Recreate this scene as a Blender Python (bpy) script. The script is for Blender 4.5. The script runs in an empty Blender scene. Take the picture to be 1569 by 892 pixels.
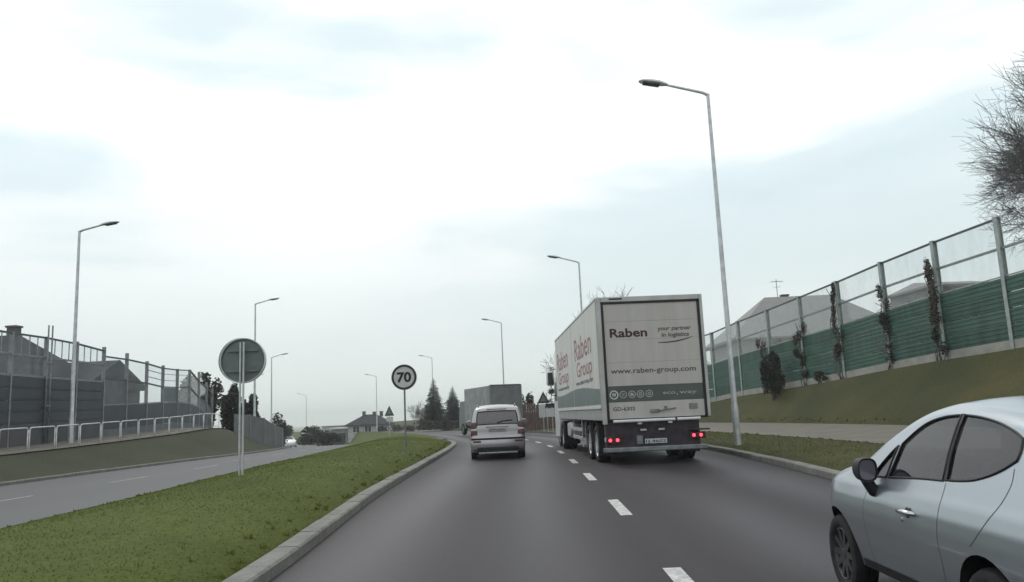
import bpy, bmesh, math, random
import numpy as np
from mathutils import Vector, Matrix
from mathutils.geometry import delaunay_2d_cdt, tessellate_polygon
random.seed(7); RNG = np.random.default_rng(11)
S = bpy.context.scene
COL = S.collection

# ------------------------------------------------------------------ camera
CAM_H = 1.33; PITCH = math.atan(188/1200); ROLL = math.radians(2.5)
cd = bpy.data.cameras.new('camera'); cam = bpy.data.objects.new('camera', cd); COL.objects.link(cam)
cd.sensor_fit = 'HORIZONTAL'; cd.sensor_width = 36; cd.lens = 36*1200/1569
cd.clip_start = 0.1; cd.clip_end = 6000
_f = Vector((0, math.cos(PITCH), math.sin(PITCH))); _r = Vector((1, 0, 0)); _u = _r.cross(_f)
_c, _s = math.cos(ROLL), math.sin(ROLL)
_r2 = _r*_c - _u*_s; _u2 = _u*_c + _r*_s
cam.matrix_world = Matrix(((_r2.x, _u2.x, -_f.x, 0), (_r2.y, _u2.y, -_f.y, 0), (_r2.z, _u2.z, -_f.z, CAM_H), (0, 0, 0, 1)))
S.camera = cam

# ------------------------------------------------------------------ sky, sun, exposure
SUN_EL, SUN_AZ = math.radians(48), math.radians(-22)      # azimuth from the driving direction (+Y) towards +X
w = bpy.data.worlds.new('World'); S.world = w; w.use_nodes = True
nt = w.node_tree; nt.nodes.clear(); N = nt.nodes.new; L = nt.links.new
def ramp(nt, stops, interp='LINEAR'):
    r = nt.nodes.new('ShaderNodeValToRGB'); cr = r.color_ramp; cr.interpolation = interp
    while len(cr.elements) < len(stops): cr.elements.new(0.5)
    for e, (p, c) in zip(cr.elements, stops):
        e.position = p; e.color = (c, c, c, 1) if isinstance(c, (int, float)) else (*c, 1)
    return r
sky = N('ShaderNodeTexSky'); sky.sky_type = 'NISHITA'; sky.sun_disc = False
sky.sun_elevation = SUN_EL; sky.sun_rotation = SUN_AZ
tc = N('ShaderNodeTexCoord'); mp = N('ShaderNodeMapping'); mp.inputs['Scale'].default_value = (1.0, 1.0, 3.4)
mp.inputs['Location'].default_value = (0.63, 0.2, 0.35)
L(tc.outputs['Generated'], mp.inputs['Vector'])
nz = N('ShaderNodeTexNoise'); nz.inputs['Scale'].default_value = 1.75; nz.inputs['Detail'].default_value = 5; nz.inputs['Roughness'].default_value = 0.45
nz.inputs['Distortion'].default_value = 0.25
L(mp.outputs['Vector'], nz.inputs['Vector'])
# cloud deck: white with thinner, cooler grey-blue patches (values are sky radiance x10, background strength 0.1)
cr = ramp(nt, [(0.30, (7.3, 8.9, 9.4)), (0.42, (8.5, 9.8, 10.1)), (0.50, (11.2, 11.7, 11.7)), (0.66, (13.0, 13.2, 13.1))])
L(nz.outputs['Fac'], cr.inputs['Fac'])
sx = N('ShaderNodeSeparateXYZ'); L(tc.outputs['Generated'], sx.inputs[0])
hr = ramp(nt, [(0.0, 1.0), (0.10, 0.85), (0.30, 0.0)]); L(sx.outputs['Z'], hr.inputs['Fac'])
mh = N('ShaderNodeMix'); mh.data_type = 'RGBA'; L(hr.outputs['Color'], mh.inputs['Factor'])
L(cr.outputs['Color'], mh.inputs[6]); mh.inputs[7].default_value = (8.0, 8.7, 8.6, 1)
mx = N('ShaderNodeMix'); mx.data_type = 'RGBA'; mx.inputs['Factor'].default_value = 0.93
L(sky.outputs['Color'], mx.inputs[6]); L(mh.outputs[2], mx.inputs[7])
bg = N('ShaderNodeBackground'); bg.inputs['Strength'].default_value = 0.1; L(mx.outputs[2], bg.inputs['Color'])
wo = N('ShaderNodeOutputWorld'); L(bg.outputs[0], wo.inputs['Surface'])
sd = bpy.data.lights.new('sun', 'SUN'); sd.energy = 0.8; sd.angle = math.radians(14); sd.color = (1, 0.96, 0.9)
so = bpy.data.objects.new('sun', sd); COL.objects.link(so)
sdir = Vector((math.sin(SUN_AZ)*math.cos(SUN_EL), math.cos(SUN_AZ)*math.cos(SUN_EL), math.sin(SUN_EL)))
so.rotation_euler = sdir.to_track_quat('Z', 'Y').to_euler(); so.location = (0, 0, 60)
S.view_settings.view_transform = 'Standard'; S.view_settings.look = 'None'
S.view_settings.exposure = 0.0; S.view_settings.gamma = 1.0
S.render.engine = 'CYCLES'; S.cycles.use_denoising = True; S.cycles.max_bounces = 8; S.cycles.transparent_max_bounces = 24

# ------------------------------------------------------------------ helpers
def mat(name, col, rough=0.6, metal=0.0, var=0.12, scale=3.0, bump=0.0, bscale=None, col2=None, coat=0.0, emit=None, estr=0.0, detail=4, stretch=(1, 1, 1), spec=0.5, fine=0.0):
    m = bpy.data.materials.new(name); m.use_nodes = True
    t = m.node_tree; b = t.nodes['Principled BSDF']
    b.inputs['Roughness'].default_value = rough; b.inputs['Metallic'].default_value = metal
    b.inputs['Specular IOR Level'].default_value = spec
    if coat: b.inputs['Coat Weight'].default_value = coat; b.inputs['Coat Roughness'].default_value = 0.06
    if emit: b.inputs['Emission Color'].default_value = (*emit, 1); b.inputs['Emission Strength'].default_value = estr
    co = t.nodes.new('ShaderNodeTexCoord'); mpp = t.nodes.new('ShaderNodeMapping'); mpp.inputs['Scale'].default_value = stretch
    t.links.new(co.outputs['Object'], mpp.inputs['Vector'])
    n = t.nodes.new('ShaderNodeTexNoise'); n.inputs['Scale'].default_value = scale; n.inputs['Detail'].default_value = detail
    t.links.new(mpp.outputs['Vector'], n.inputs['Vector'])
    c2 = col2 or tuple(x*(1-2*var) for x in col); c1 = col if col2 else tuple(min(1, x*(1+var)) for x in col)
    r = ramp(t, [(0.32, c2), (0.68, c1)]); t.links.new(n.outputs['Fac'], r.inputs['Fac'])
    out = r.outputs['Color']
    if fine:
        n3 = t.nodes.new('ShaderNodeTexNoise'); n3.inputs['Scale'].default_value = fine; n3.inputs['Detail'].default_value = 3
        t.links.new(co.outputs['Object'], n3.inputs['Vector'])
        r3 = ramp(t, [(0.25, 0.78), (0.75, 1.22)]); t.links.new(n3.outputs['Fac'], r3.inputs['Fac'])
        mm = t.nodes.new('ShaderNodeMix'); mm.data_type = 'RGBA'; mm.blend_type = 'MULTIPLY'; mm.inputs['Factor'].default_value = 1
        t.links.new(out, mm.inputs[6]); t.links.new(r3.outputs['Color'], mm.inputs[7]); out = mm.outputs[2]
    t.links.new(out, b.inputs['Base Color'])
    if bump:
        n2 = t.nodes.new('ShaderNodeTexNoise'); n2.inputs['Scale'].default_value = bscale or scale*8; n2.inputs['Detail'].default_value = 3
        t.links.new(co.outputs['Object'], n2.inputs['Vector'])
        bp = t.nodes.new('ShaderNodeBump'); bp.inputs['Strength'].default_value = bump; bp.inputs['Distance'].default_value = 0.02
        t.links.new(n2.outputs['Fac'], bp.inputs['Height']); t.links.new(bp.outputs['Normal'], b.inputs['Normal'])
    return m

def glass_mat(name, tint, refl=0.10, rough=0.02, solid=0.0, scol=(0.5, 0.5, 0.5)):
    """window glass: tinted see-through, mirror reflection by Fresnel, and a share of dust film"""
    m = bpy.data.materials.new(name); m.use_nodes = True; t = m.node_tree; t.nodes.clear()
    tr = t.nodes.new('ShaderNodeBsdfTransparent'); tr.inputs['Color'].default_value = (*tint, 1)
    gl = t.nodes.new('ShaderNodeBsdfGlossy'); gl.inputs['Roughness'].default_value = rough
    ge = t.nodes.new('ShaderNodeNewGeometry'); dt = t.nodes.new('ShaderNodeVectorMath'); dt.operation = 'DOT_PRODUCT'
    t.links.new(ge.outputs['Normal'], dt.inputs[0]); t.links.new(ge.outputs['Incoming'], dt.inputs[1])
    def mth(op, a_, b_=None, clamp=False):
        n_ = t.nodes.new('ShaderNodeMath'); n_.operation = op; n_.use_clamp = clamp
        for i_, q_ in enumerate((a_, b_)):
            if q_ is None: continue
            if isinstance(q_, (int, float)): n_.inputs[i_].default_value = q_
            else: t.links.new(q_, n_.inputs[i_])
        return n_.outputs[0]
    ca = mth('ABSOLUTE', dt.outputs['Value']); pw = mth('POWER', mth('SUBTRACT', 1.0, ca), 5.0)
    ad = mth('ADD', mth('MULTIPLY', pw, 0.9), refl, True)        # Schlick
    m1 = t.nodes.new('ShaderNodeMixShader'); t.links.new(ad, m1.inputs[0]); t.links.new(tr.outputs[0], m1.inputs[1]); t.links.new(gl.outputs[0], m1.inputs[2])
    last = m1
    if solid:
        df = t.nodes.new('ShaderNodeBsdfDiffuse'); df.inputs['Color'].default_value = (*scol, 1)
        co = t.nodes.new('ShaderNodeTexCoord'); nn = t.nodes.new('ShaderNodeTexNoise'); nn.inputs['Scale'].default_value = 2.5; nn.inputs['Detail'].default_value = 5
        mpp = t.nodes.new('ShaderNodeMapping'); mpp.inputs['Scale'].default_value = (1, 1, 0.25)
        t.links.new(co.outputs['Object'], mpp.inputs[0]); t.links.new(mpp.outputs[0], nn.inputs['Vector'])
        rr = ramp(t, [(0.3, solid*0.6), (0.7, solid*1.4)]); t.links.new(nn.outputs['Fac'], rr.inputs['Fac'])
        m2 = t.nodes.new('ShaderNodeMixShader'); t.links.new(rr.outputs['Color'], m2.inputs[0])
        t.links.new(m1.outputs[0], m2.inputs[1]); t.links.new(df.outputs[0], m2.inputs[2]); last = m2
    o = t.nodes.new('ShaderNodeOutputMaterial'); t.links.new(last.outputs[0], o.inputs['Surface'])
    return m

class MB:
    def __init__(self): self.v = []; self.f = []; self.m = []
    def add(self, vs, fs, mi=0):
        o = len(self.v); self.v += [tuple(p) for p in vs]; self.f += [tuple(i+o for i in f) for f in fs]; self.m += [mi]*len(fs)
    def hexa(self, p, mi=0):     # 8 points: bottom 0-3 counter-clockwise, top 4-7
        self.add(p, [(3, 2, 1, 0), (4, 5, 6, 7), (0, 1, 5, 4), (1, 2, 6, 5), (2, 3, 7, 6), (3, 0, 4, 7)], mi)
    def box(self, x0, x1, y0, y1, z0, z1, mi=0, c=0.0, M=None):
        if c <= 0:
            p = [(x0, y0, z0), (x1, y0, z0), (x1, y1, z0), (x0, y1, z0), (x0, y0, z1), (x1, y0, z1), (x1, y1, z1), (x0, y1, z1)]
            if M: p = [M @ Vector(q) for q in p]
            self.hexa(p, mi); return
        def ring(z, i):
            return [(x0+i, y0, z), (x1-i, y0, z), (x1, y0+i, z), (x1, y1-i, z), (x1-i, y1, z), (x0+i, y1, z), (x0, y1-i, z), (x0, y0+i, z)]
        def inner(z): return [(min(max(a, x0+c), x1-c), min(max(b, y0+c), y1-c), z) for a, b, _ in ring(z, c)]
        rs = [inner(z0), ring(z0+c, c), ring(z1-c, c), inner(z1)]
        vs = sum(rs, []); fs = [tuple(range(7, -1, -1)), tuple(range(24, 32))]
        for k in range(3):
            for i in range(8):
                j = (i+1) % 8; fs.append((k*8+i, k*8+j, k*8+8+j, k*8+8+i))
        if M: vs = [M @ Vector(q) for q in vs]
        self.add(vs, fs, mi)
    def tube(self, pts, rad, n=8, mi=0, cap=True):
        pts = [Vector(p) for p in pts]; rad = rad if isinstance(rad, (list, tuple)) else [rad]*len(pts)
        vs = []; up = None
        for i, p in enumerate(pts):
            d = (pts[min(i+1, len(pts)-1)] - pts[max(i-1, 0)]).normalized()
            if up is None or abs(up.dot(d)) > 0.95: up = Vector((0, 0, 1)) if abs(d.z) < 0.9 else Vector((1, 0, 0))
            a = d.cross(up).normalized(); b = a.cross(d).normalized(); up = b
            for k in range(n):
                t = 2*math.pi*k/n; vs.append(p + (a*math.cos(t) + b*math.sin(t))*rad[i])
        fs = []
        for i in range(len(pts)-1):
            for k in range(n):
                j = (k+1) % n; fs.append((i*n+k, i*n+j, (i+1)*n+j, (i+1)*n+k))
        if cap: fs += [tuple(range(n-1, -1, -1)), tuple(range((len(pts)-1)*n, len(pts)*n))]
        self.add(vs, fs, mi)
    def slab(self, a, b, za, zb, t, mi=0, off=0.0):
        """upright slab between plan points a and b; za, zb = (bottom, top) at each end; t thickness; off sideways"""
        a = Vector(a); b = Vector(b); d = (b-a).normalized(); n = Vector((-d.y, d.x))
        a1, a2, b1, b2 = a+n*(off-t/2), a+n*(off+t/2), b+n*(off-t/2), b+n*(off+t/2)
        self.hexa([(a1.x, a1.y, za[0]), (b1.x, b1.y, zb[0]), (b2.x, b2.y, zb[0]), (a2.x, a2.y, za[0]),
                   (a1.x, a1.y, za[1]), (b1.x, b1.y, zb[1]), (b2.x, b2.y, zb[1]), (a2.x, a2.y, za[1])], mi)
    def lathe(self, prof, axis='x', n=24, c=(0, 0, 0), mi=0):
        """prof: (axial, radius) closed loop if last==first"""
        vs = []
        for a, r in prof:
            for k in range(n):
                t = 2*math.pi*k/n; p, q = r*math.cos(t), r*math.sin(t)
                vs.append({'x': (c[0]+a, c[1]+p, c[2]+q), 'y': (c[0]+p, c[1]+a, c[2]+q), 'z': (c[0]+p, c[1]+q, c[2]+a)}[axis])
        fs = []
        for i in range(len(prof)-1):
            for k in range(n):
                j = (k+1) % n; fs.append((i*n+k, i*n+j, (i+1)*n+j, (i+1)*n+k))
        self.add(vs, fs, mi)
    def prism(self, poly, d0, d1, plane='xz', mi=0, M=None):
        """closed 2-D polygon extruded between d0 and d1 along the missing axis"""
        def P(a, b, d): return {'xz': (a, d, b), 'yz': (d, a, b), 'xy': (a, b, d)}[plane]
        n = len(poly); vs = [P(a, b, d0) for a, b in poly] + [P(a, b, d1) for a, b in poly]
        if M: vs = [M @ Vector(q) for q in vs]
        tri = tessellate_polygon([[Vector((a, b, 0)) for a, b in poly]])
        fs = [tuple(t) for t in tri] + [tuple(n+i for i in reversed(t)) for t in tri]
        fs += [(i, (i+1) % n, n+(i+1) % n, n+i) for i in range(n)]
        self.add(vs, fs, mi)
    def build(self, name, mats, parent=None, smooth=False, fix=True, angle=None):
        me = bpy.data.meshes.new(name); me.from_pydata(self.v, [], self.f)
        mats = mats if isinstance(mats, (list, tuple)) else [mats]
        for m in mats: me.materials.append(m)
        if len(mats) > 1: me.polygons.foreach_set('material_index', self.m)
        if fix:
            bm = bmesh.new(); bm.from_mesh(me); bmesh.ops.recalc_face_normals(bm, faces=bm.faces); bm.to_mesh(me); bm.free()
        if smooth:
            me.polygons.foreach_set('use_smooth', [True]*len(me.polygons))
            if angle: me.set_sharp_from_angle(angle=math.radians(angle))
        me.update(); o = bpy.data.objects.new(name, me); COL.objects.link(o)
        if parent: o.parent = parent
        return o

def tag(o, label=None, cat=None, group=None, kind=None):
    if label: o['label'] = label
    if cat: o['category'] = cat
    if group: o['group'] = group
    if kind: o['kind'] = kind
    return o
def thing(name, loc, label, cat, group=None, rz=0.0):
    o = bpy.data.objects.new(name, None); COL.objects.link(o); o.location = loc; o.rotation_euler.z = rz; o.empty_display_size = 0.2
    return tag(o, label, cat, group)
def copy_tree(o, parent=None):
    c = o.copy(); COL.objects.link(c)
    if parent: c.parent = parent
    for ch in list(o.children): copy_tree(ch, c)
    return c
def text_mesh(body, h, bold=0.0, space=1.0, align='LEFT', shear=0.0):
    """flat letters with capital height h; returns (verts 2-D, faces)"""
    cu = bpy.data.curves.new('lettering', 'FONT'); cu.body = body; cu.size = h/0.69; cu.align_x = align; cu.offset = bold*h; cu.space_character = space
    cu.shear = shear; cu.resolution_u = 3; cu.fill_mode = 'BOTH'
    ob = bpy.data.objects.new('lettering', cu); COL.objects.link(ob)
    dg = bpy.context.evaluated_depsgraph_get(); me = bpy.data.meshes.new_from_object(ob.evaluated_get(dg))
    vs = [(v.co.x, v.co.y) for v in me.vertices]; fs = [tuple(p.vertices) for p in me.polygons]
    bpy.data.objects.remove(ob); bpy.data.curves.remove(cu); bpy.data.meshes.remove(me)
    return vs, fs
def fit_text(mb, body, x0, x1, z0, zc, place, bold=0.0, mi=0, shear=0.0):
    """letters stretched to span x0..x1, baseline z0, capital height zc; place(a, b) -> 3-D point"""
    vs, fs = text_mesh(body, zc, bold, shear=shear)
    if not vs: return
    a0 = min(v[0] for v in vs); a1 = max(v[0] for v in vs); k = (x1-x0)/(a1-a0)
    mb.add([place(x0+(v[0]-a0)*k, z0+v[1]) for v in vs], fs, mi)
def itp(tab):
    xs = np.array([p[0] for p in tab], float); ys = np.array([p[1] for p in tab], float)
    sl = np.diff(ys)/np.diff(xs); m = np.zeros(len(xs)); m[0] = sl[0]; m[-1] = sl[-1]; m[1:-1] = (sl[1:]+sl[:-1])/2
    def f(x):
        if x <= xs[0]: return float(ys[0] + m[0]*(x-xs[0])*0)
        if x >= xs[-1]: return float(ys[-1])
        i = int(np.searchsorted(xs, x)) - 1; h = xs[i+1]-xs[i]; t = (x-xs[i])/h
        return float(ys[i]*(2*t**3-3*t*t+1) + m[i]*h*(t**3-2*t*t+t) + ys[i+1]*(-2*t**3+3*t*t) + m[i+1]*h*(t**3-t*t))
    return f

# ------------------------------------------------------------------ plan of the place (x right, y ahead, metres)
lane = itp([(-10, 1.0), (6.5, 1.21), (10.7, 1.32), (15.6, 1.38), (21, 1.42), (26.6, 1.36), (32, 1.19), (37, .83), (48, -.4), (61, -2.3), (85, -7), (130, -19.5), (180, -37), (276, -78)])
lk = itp([(-10, -1.95), (7, -2.17), (13.7, -2.46), (20.8, -2.53), (32, -2.68), (39, -3.06), (48, -4.5), (61, -6.4), (85, -11), (130, -23.5), (180, -41), (276, -82)])
rk = itp([(-10, 4.7), (7, 4.95), (12.8, 5.15), (17.4, 5.43), (25, 5.6), (32, 5.3), (37, 4.95), (48, 3.65), (61, 1.8), (85, -2.9), (130, -15.4), (180, -33), (276, -74)])
li = itp([(-10, -7.0), (11, -7.15), (14.5, -7.35), (26, -8.2), (37, -8.6), (52, -9.8), (70, -14), (105, -24), (150, -40), (200, -60), (300, -108)])
lo = itp([(-10, -13.6), (20, -13.45), (30, -13.4), (42, -13.7), (52, -15.3), (70, -20), (105, -31), (150, -47.5), (200, -68), (300, -117)])
zl = itp([(-10, 0), (30, 0), (52, -.3), (75, -.9), (110, -1.9), (150, -2.8), (250, -4.5), (600, -8)])
zr = itp([(-10, 0), (35, 0), (61, -.2), (100, -.5), (150, -.8), (300, -2), (600, -5)])
bankz = itp([(-10, .55), (20, .6), (24.5, .7), (28.4, .8), (36.5, 1.1), (43, 1.38), (47, 1.25), (51, .6), (55, .25), (60, .1), (80, .05)])
bx = itp([(-10, 22), (19.5, 17.8), (22.8, 17.2), (26.1, 16.6), (29.1, 16.05), (32.3, 15.5), (35.9, 15.03), (39.5, 14.56), (43.3, 14.1), (47.4, 13.6), (51, 12.9), (60, 11.2), (85, 6), (130, -5), (300, -60)])
bz = itp([(-10, 3.3), (19.5, 3.0), (22.8, 2.85), (26, 2.69), (29, 2.58), (32.3, 2.41), (36, 2.2), (39.5, 2.05), (43.3, 1.9), (47.4, 1.75), (51, 1.5), (60, 1.3), (100, 1.4), (300, 0)])
zpn = itp([(-10, .17), (50, .15), (90, .3)]); zpf = itp([(-10, .42), (50, .42), (90, .9)])
KH = 0.12
ROWS = sorted(set([-14+i*1.0 for i in range(36)] + [22+i*1.0 for i in range(42)] + [64+i*3 for i in range(30)] + [154+8*i for i in range(19)] + [330, 380, 450, 600, 900, 1500, 3000]))

def wob(x, y, a=0.03): return a*(math.sin(x*1.7+y*.61)+math.sin(y*1.31-x*.8+2)+math.sin(x*.53+1.1*y+4))/3
def ground_row(y):
    """list of (x, z, material of the strip that starts here): 0 grass, 1 dry grass, 2 dark soil"""
    a, b, c, d = lo(y), li(y), lk(y), rk(y); zL, zR = zl(y), zr(y); hb = bankz(y)
    pn, pf, bb, bzz = d+3.7, d+7.4, bx(y), bz(y)
    far = -0.6-2.2*min(1, max(0, y)/250)
    hump = 0.30+.24*min(1, max(0, (y-26)/14))
    hump = hump if y < 44 else (hump*max(0, 1-(y-44)/2.0) if y < 46 else (0.0 if y < 57 else -0.55*min(1, (y-57)/6)))
    r = [(-2600, -14 if y > 200 else -6, 0), (-600, zL+far*1.5, 0), (-220, zL+far, 0), (-90, zL+hb*.6, 0), (-45 if a > -38 else a-8, zL+hb+.3, 0)]
    r += [(a-7 if a < -25 else a-6.2, zL+hb+.35, 0), (a-4.7, zL+hb+.12, 2), (a-2.6, zL+hb, 2), (a-1.4, zL+hb*.5+.06+wob(a, y), 2), (a-.35, zL+KH-.02, 2), (a-.12, zL+KH-.02, 0), (a-.06, zL-.10, 0)]
    r += [(b-.04, zL-.10, 0), (b, zL+.03, 0)]
    for t in (.18, .4, .62, .84):
        x = b+(c-.3-b)*t; s = 4*t*(1-t); r.append((x, zL+(zR+KH-zL)*(t if y < 57 else t**9) + hump*s*.9 + wob(x, y, .02), 0))
    r += [(c-.28, zR+KH-.015, 0), (c-.20, zR-.10, 0), (d+.20, zR-.10, 0), (d+.28, zR+KH-.015, 1)]
    r += [(d+1.8, zR+(KH+zpn(y))/2+.03+wob(d, y), 1), (pn-.02, zR+zpn(y)+.01, 1), (pn+.02, zR+zpn(y)-.06, 1), (pf-.02, zR+zpf(y)-.06, 1), (pf+.02, zR+zpf(y)+.02, 1)]
    if bb < pf+2.2: bb = pf+2.2
    for t in (.3, .65): r.append((pf+(bb-pf)*t, (zR+zpf(y))*(1-t)+bzz*t+.12*math.sin(t*math.pi)+wob(pf+t*3, y, .05), 1))
    r += [(bb-.5, bzz, 1), (bb+3, bzz+.1, 0), (bb+14, bzz+.2, 0), (bb+60, bzz+.3, 0), (max(bb+200, 260), bzz-.5, 0), (2600, -6, 0)]
    return r
_rows = {}
def ground_z(x, y):
    k = round(y*5)
    if k not in _rows: _rows[k] = ground_row(k/5)
    r = _rows[k]
    for (x0, z0, _), (x1, z1, _) in zip(r, r[1:]):
        if x0 <= x <= x1: return z0+(z1-z0)*(x-x0)/max(1e-6, x1-x0)
    return 0.0

M = {}
M['grass'] = mat('grass', (.080, .100, .019), .9, col2=(.058, .075, .014), scale=.7, bump=.6, bscale=30, detail=8, spec=.15, fine=14)
M['dry_grass'] = mat('dry_grass', (.072, .066, .026), .9, col2=(.039, .045, .018), scale=.33, bump=.6, bscale=25, detail=8, spec=.15, fine=12)
M['dark_soil'] = mat('dark_soil', (.047, .052, .030), .9, col2=(.036, .040, .025), scale=.4, bump=.5, bscale=22, detail=7, spec=.15, fine=10)
M['asphalt'] = mat('asphalt', (.048, .041, .047), .60, col2=(.026, .022, .026), scale=.55, bump=.12, bscale=90, detail=8, spec=.24, stretch=(1, .05, 1), fine=40)
M['old_asphalt'] = mat('old_asphalt', (.055, .058, .063), .68, col2=(.043, .045, .049), scale=.4, bump=.12, bscale=90, detail=8, spec=.5, stretch=(1, .25, 1), fine=45)
M['paving'] = mat('paving', (.155, .138, .112), .85, col2=(.120, .106, .088), scale=1.2, bump=.2, bscale=60, fine=30)
M['kerbstone'] = mat('kerbstone', (.195, .19, .17), .85, col2=(.125, .12, .108), scale=4, bump=.2, bscale=70, fine=40)
M['road_paint'] = mat('road_paint', (.60, .59, .58), .6, col2=(.30, .29, .29), scale=14, detail=9, fine=60); M['faded_paint'] = mat('faded_paint', (.26, .265, .27), .6, col2=(.13, .13, .135), scale=8, detail=8)

def tufts(name, spots, mats, label):
    mb = MB()
    for x, y, h in spots:
        z = ground_z(x, y)-.01; rnd = random; mi = rnd.randrange(len(mats))
        for _ in range(rnd.randint(7, 14)):
            a = rnd.uniform(0, 6.283); r = rnd.uniform(0, .05); hh = h*rnd.uniform(.5, 1.2); q = hh*rnd.uniform(.2, .7); wd = .006+.0006*y; bx0, by0 = x+r*math.cos(a*3), y+r*math.sin(a*3)
            mb.add([(bx0-math.cos(a)*wd, by0-math.sin(a)*wd, z), (bx0+math.cos(a)*wd, by0+math.sin(a)*wd, z), (bx0-math.sin(a)*q, by0+math.cos(a)*q, z+hh)], [(0, 1, 2)], mi)
    return tag(mb.build(name, [M[m] for m in mats], fix=False), label, 'grass', kind='stuff')
def strip(name, xs_fn, z_fn, y0, y1, m, mi_fn=None, parent=None, smooth=True):
    rows = [y for y in ROWS if y0 <= y <= y1]
    if rows[0] > y0: rows = [y0]+rows
    if rows[-1] < y1: rows.append(y1)
    mb = MB(); n = None
    for y in rows:
        xs = xs_fn(y); n = len(xs); mb.v += [(x, y, z_fn(x, y)) for x in xs]
    for i in range(len(rows)-1):
        for k in range(n-1): mb.f.append((i*n+k, i*n+k+1, (i+1)*n+k+1, (i+1)*n+k)); mb.m.append(0)
    return mb.build(name, m, parent, smooth=smooth, fix=False)
# the ground sheet
gm = MB(); gr = [ground_row(y) for y in ROWS]; n = len(gr[0])
for y, r in zip(ROWS, gr): gm.v += [(p[0], y, p[1]) for p in r]
for i in range(len(ROWS)-1):
    for k in range(n-1): gm.f.append((i*n+k, i*n+k+1, (i+1)*n+k+1, (i+1)*n+k)); gm.m.append(gr[i][k][2])
ground = gm.build('ground', [M['grass'], M['dry_grass'], M['dark_soil']], smooth=True, fix=False); tag(ground, 'grassy ground with banks beside the road', kind='structure')
def lerpx(f, g, e0=0, e1=0, k=6): return lambda y: [f(y)+e0+(g(y)+e1-f(y)-e0)*i/k for i in range(k+1)]
road = tag(strip('road', lerpx(lk, rk), lambda x, y: zr(y), -14, 1500, M['asphalt']), 'dark two-lane asphalt road curving left', kind='structure')
oroad = tag(strip('opposite_road', lerpx(lo, li, 0, 0.0), lambda x, y: zl(y)+.012, -14, 1500, M['old_asphalt']), 'pale grey asphalt of the opposite carriageway', kind='structure')
foot = tag(strip('footpath', lambda y: [rk(y)+3.7, rk(y)+5.5, rk(y)+7.4], lambda x, y: zr(y)+zpn(y)+(zpf(y)-zpn(y))*(x-rk(y)-3.7)/3.7, -14, 62, M['paving']), 'pale paved footpath along the embankment', kind='structure')
bankpath = tag(strip('bank_path', lambda y: [lo(y)-4.6, lo(y)-2.55], lambda x, y: zl(y)+bankz(y)+.03 + (.10*(lo(y)-2.55-x)/2.05), -14, 58, M['paving']), 'paved path on top of the bank', kind='structure')
at = road.data.attributes.new('lateral', 'FLOAT', 'POINT')
at.data.foreach_set('value', [v.co.x-(lk(v.co.y)+rk(v.co.y))/2 for v in road.data.vertices])
_t = M['asphalt'].node_tree; _b = _t.nodes['Principled BSDF']; _src = _b.inputs['Base Color'].links[0].from_socket
_a = _t.nodes.new('ShaderNodeAttribute'); _a.attribute_name = 'lateral'
def _m(op, a_, b_=0.0):
    n_ = _t.nodes.new('ShaderNodeMath'); n_.operation = op
    for i_, q_ in enumerate((a_, b_)):
        if isinstance(q_, (int, float)): n_.inputs[i_].default_value = q_
        else: _t.links.new(q_, n_.inputs[i_])
    return n_.outputs[0]
_ab = _m('ABSOLUTE', _a.outputs['Fac']); _w = _m('COSINE', _m('MULTIPLY', _m('SUBTRACT', _ab, 1.1), 2*math.pi/1.8))
_n = _t.nodes.new('ShaderNodeTexNoise'); _n.inputs['Scale'].default_value = .35; _n.inputs['Detail'].default_value = 4; _co = _t.nodes.new('ShaderNodeTexCoord'); _t.links.new(_co.outputs['Object'], _n.inputs['Vector'])
_k = _m('ADD', 1.0, _m('MULTIPLY', _m('MULTIPLY', _w, _n.outputs['Fac']), .24))          # tracks polished paler, strips between them dark with oil
_g = _m('MULTIPLY', _m('MAXIMUM', _m('SUBTRACT', _ab, 3.45), 0.0), _m('MULTIPLY', _n.outputs['Fac'], 1.3)); _k = _m('SUBTRACT', _k, _m('MINIMUM', _g, .45))   # wet dirt in the gutters
_x = _t.nodes.new('ShaderNodeMix'); _x.data_type = 'RGBA'; _x.blend_type = 'MULTIPLY'; _x.inputs['Factor'].default_value = 1
_cc = _t.nodes.new('ShaderNodeCombineColor')
for i_ in range(3): _t.links.new(_k, _cc.inputs[i_])
_t.links.new(_src, _x.inputs[6]); _t.links.new(_cc.outputs[0], _x.inputs[7]); _t.links.new(_x.outputs[2], _b.inputs['Base Color'])
_t.links.new(_m('SUBTRACT', .60, _m('MULTIPLY', _w, .07)), _b.inputs['Roughness'])
# median crossing
turn = tag(strip('turning_gap', lambda y: [li(y)-.1, (li(y)+lk(y))/2, lk(y)+.1], lambda x, y: max(zl(y), zr(y))+.05, 46.5, 56, M['asphalt']), 'asphalt gap through the grass median', kind='structure')
nose = MB()
for k in range(12):
    t0, t1 = k/12, (k+1)/12
    a = Vector((lk(44.2)-.28 - 4.4*t0, 44.2+1.2*math.sin(t0*math.pi/2))); b = Vector((lk(44.2)-.28 - 4.4*t1, 44.2+1.2*math.sin(t1*math.pi/2)))
    nose.slab(a, b, (zr(42)-.1, zr(42)+.16), (zr(42)-.1, zr(42)+.16), .7)
tag(nose.build('median_nose', M['kerbstone']), 'pale stone edge closing the grass median', kind='structure')

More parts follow.
